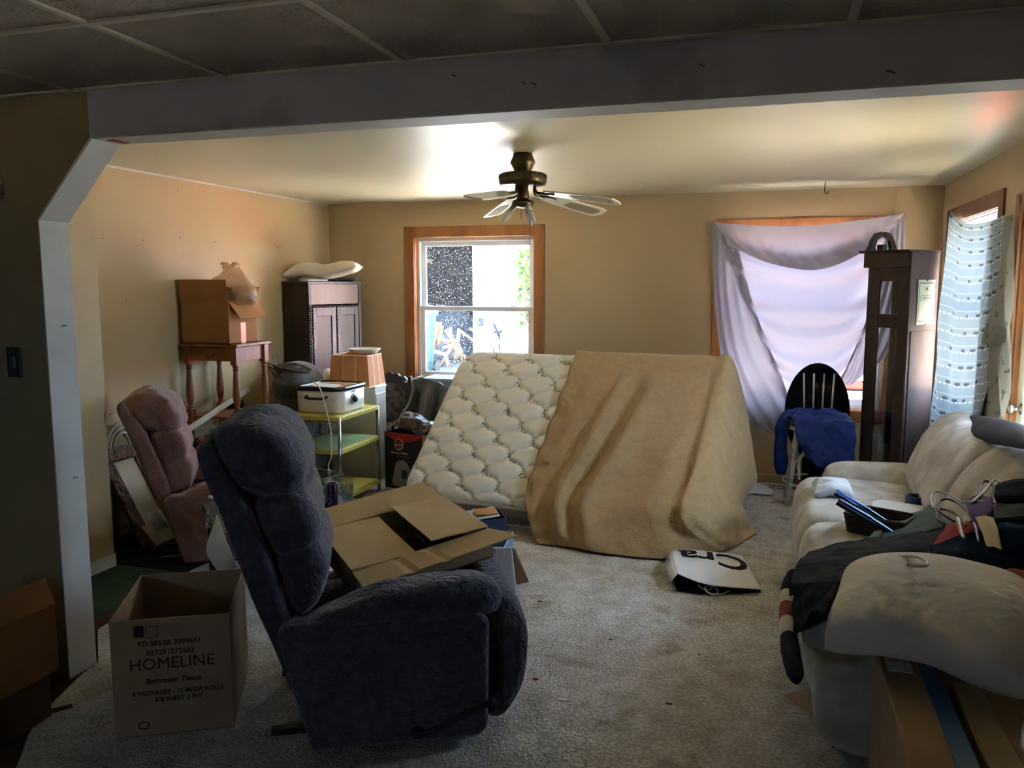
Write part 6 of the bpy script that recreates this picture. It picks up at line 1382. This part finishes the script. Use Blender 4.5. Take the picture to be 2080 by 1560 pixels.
cloth('olive_sweater', pxnet([[(2024, 1022, .87), (2060, 1016, .885), (2120, 1014, .90)], [(2018, 1036, .865), (2060, 1034, .88), (2120, 1034, .89)], [(2020, 1056, .85), (2060, 1054, .86), (2120, 1054, .87)]]), 'olive_cloth', 26, 28, wr=.008, ws=24, seed=15, thick=.012, label='olive sweater between the black sweater and the teal navy garment', cat='sweater')
cloth('pink_cloth', pxnet([[(2026, 1170, .70), (2050, 1163, .715), (2110, 1160, .72)], [(2024, 1184, .705), (2055, 1180, .72), (2110, 1180, .725)], [(2035, 1196, .70), (2060, 1198, .71), (2110, 1200, .71)]]), 'pink_cloth', 26, 28, wr=.012, ws=40, seed=16, thick=.008, label='crumpled pink cloth on the upper edge of the white pillow', cat='cloth')
# hangers
def hanger(label, pts, mat, r=.0045, z=None):
    P_ = [at(x, y, Z=zz + .05) for x, y, zz in pts]; o = MB().tube(cr(P_, 60), r, 8).build('clothes_hanger', mat, smooth=True, origin=tuple(P_[0])); tag(o, label, 'hanger', 'hangers in the clothes heap'); return o
hanger('white hanger lying along the near edge of the charcoal jacket', [(1762, 1134, .66), (1800, 1133, .69), (1850, 1130, .73), (1870, 1133, .75), (1883, 1142, .762), (1880, 1149, .765), (1858, 1149, .765), (1842, 1146, .765)], 'hanger_white', .0055)
hanger('dark brown hanger with the big hook looping towards the basket', [(1940, 1060, .72), (1915, 1045, .73), (1902, 1032, .735), (1908, 1018, .74), (1925, 1014, .75), (1945, 1022, .75), (1965, 1040, .755), (1975, 1060, .75)], 'hanger_black')
hanger('reddish brown hanger under the dark one', [(1920, 1065, .71), (1905, 1055, .715), (1902, 1042, .72), (1910, 1034, .725), (1930, 1038, .735), (1950, 1050, .735), (1962, 1068, .735)], 'hanger_brown')
hanger('clear plastic hanger nearest the sofa back', [(1895, 1032, .70), (1890, 1012, .72), (1898, 1000, .735), (1915, 1000, .74), (1940, 1012, .75), (1962, 1028, .755), (1978, 1060, .75), (1988, 1100, .745)], 'hanger_clear')
hanger('white hanger rising diagonally over the heap', [(1975, 1020, .79), (2000, 998, .81), (2016, 978, .835), (2026, 975, .84), (2034, 984, .835), (2030, 996, .83)], 'hanger_white', .006)
hanger('red brown hanger hooked beside the tall white one', [(1982, 1018, .79), (1990, 995, .81), (1995, 980, .825), (2008, 978, .83), (2020, 988, .83), (2022, 1008, .82)], 'hanger_brown', .006)
hanger('clear hanger bar crossing towards the right edge', [(1952, 1020, .77), (1985, 1018, .79), (2012, 1020, .80), (2032, 1026, .80)], 'hanger_clear')
hanger('pale hanger arm reaching down across the red shirt', [(1945, 1052, .775), (1952, 1080, .76), (1958, 1092, .75)], 'hanger_white', .006)
# near pillow, cartons in the corner
pw2 = pillow('bed_pillow', pxnet([[(1718, 1168, .625), (1800, 1152, .665), (1900, 1152, .685), (2000, 1178, .685), (2110, 1210, .68)], [(1690, 1240, .62), (1790, 1228, .67), (1900, 1228, .69), (2000, 1255, .69), (2110, 1285, .68)], [(1673, 1318, .56), (1780, 1318, .61), (1890, 1335, .625), (2000, 1385, .60), (2110, 1425, .57)]]), .15, 'pillow_slip', 60, 70, wr=.020, ws=11, seed=21, pinch=.05, pw=7)
tag(pw2, 'large cream bed pillow lying over the near sofa arm', 'pillow')
for i, (x0, x1, y0, y1, z1, lab, mt_) in enumerate(((.372, .535, 1.55, 2.80, .50, 'long tan carton with a blue tape strip at the lower right', 'card_grey'), (.565, .80, 1.55, 2.66, .485, 'second long tan carton right of the blue taped one', 'card_pale'))):
    lc = thing('long_carton', lab, 'box', ((x0 + x1) / 2, (y0 + y1) / 2, 0)); w, l = (x1 - x0) / 2, (y1 - y0) / 2
    MB().box(-w, w, -l, l, .0, z1).build('body', mt_, lc, fix=False, bevel=.006)
    if i == 0:
        tp_ = MB().box(w - .052, w + .002, -l, l, z1, z1 + .002).build('tape_strip', 'blue_tape', lc, fix=False); MB().box(-w + .02, w - .07, l - .16, l - .05, z1, z1 + .0015).build('address_label', 'paper', lc, fix=False); text('SHIP TO', (-.02, l - .09, z1 + .0016), (1, 0, 0), (0, 1, 0), .02, 'print_outline', lc, 'label_print')
        MB().lathe([(0, 0), (.018, 0), (.018, .001), (0, .001)], 16, T=Matrix.Translation((-.03, l - .2, z1))).build('sticker', 'yellow_board', lc)
    else: MB().box(-.035, .035, -l, l, z1, z1 + .0015).build('tape_strip', 'tape', lc, fix=False)
pb = MB().box(-.005, .005, -.2, .12, 0, .32).build('brown_board', 'card_warm', fix=False); pb.location = (.352, 2.05, 0); pb.rotation_euler = (0, R(3), R(4)); tag(pb, 'narrow brown board standing left of the long tan cartons', 'board')
w = [at(1592, 1412, Z=.02), at(1640, 1400, Z=.06), at(1648, 1450, Z=.01)]
o = MB().add(w, [(0, 1, 2)]).build('card_scrap', 'card_grey', origin=tuple(w[0]), solid=.004, fix=False); tag(o, 'triangular scrap of card sticking out under the sofa front', 'card')
# small litter on the carpet
for i, (x, y, s, mt_, lab) in enumerate([(1088, 1380, .012, 'red_bit', 'tiny red bit of litter on the carpet'), (1143, 1422, .022, 'white_bit', 'white torn paper bit on the near carpet'), (1358, 1430, .012, 'leaf_bit', 'brown leaf crumb on the near carpet'), (1097, 1222, .012, 'leaf_bit', 'dark leaf crumb beside the recliner'), (1165, 1108, .05, 'slot', 'dark twig by the blanket hem'), (1420, 1330, .006, 'leaf_bit', 'brown crumb in the middle of the carpet'), (1240, 1300, .006, 'leaf_bit', 'brown crumb left of the carpet centre')]):
    p = at(x, y, Z=0); pts = [(s * (1 + .4 * math.sin(3 * k + i)) * math.cos(k), s * .6 * math.sin(k) * (1 + .3 * math.cos(2 * k))) for k in np.linspace(0, 5.6, 9)]
    o = MB().prism(pts, (0, 0, 0), (1, 0, 0), (0, 1, 0), (0, 0, .004)).build('litter_bit', mt_); o.location = [float(v) for v in p]; tag(o, lab, 'litter', 'litter on the carpet')
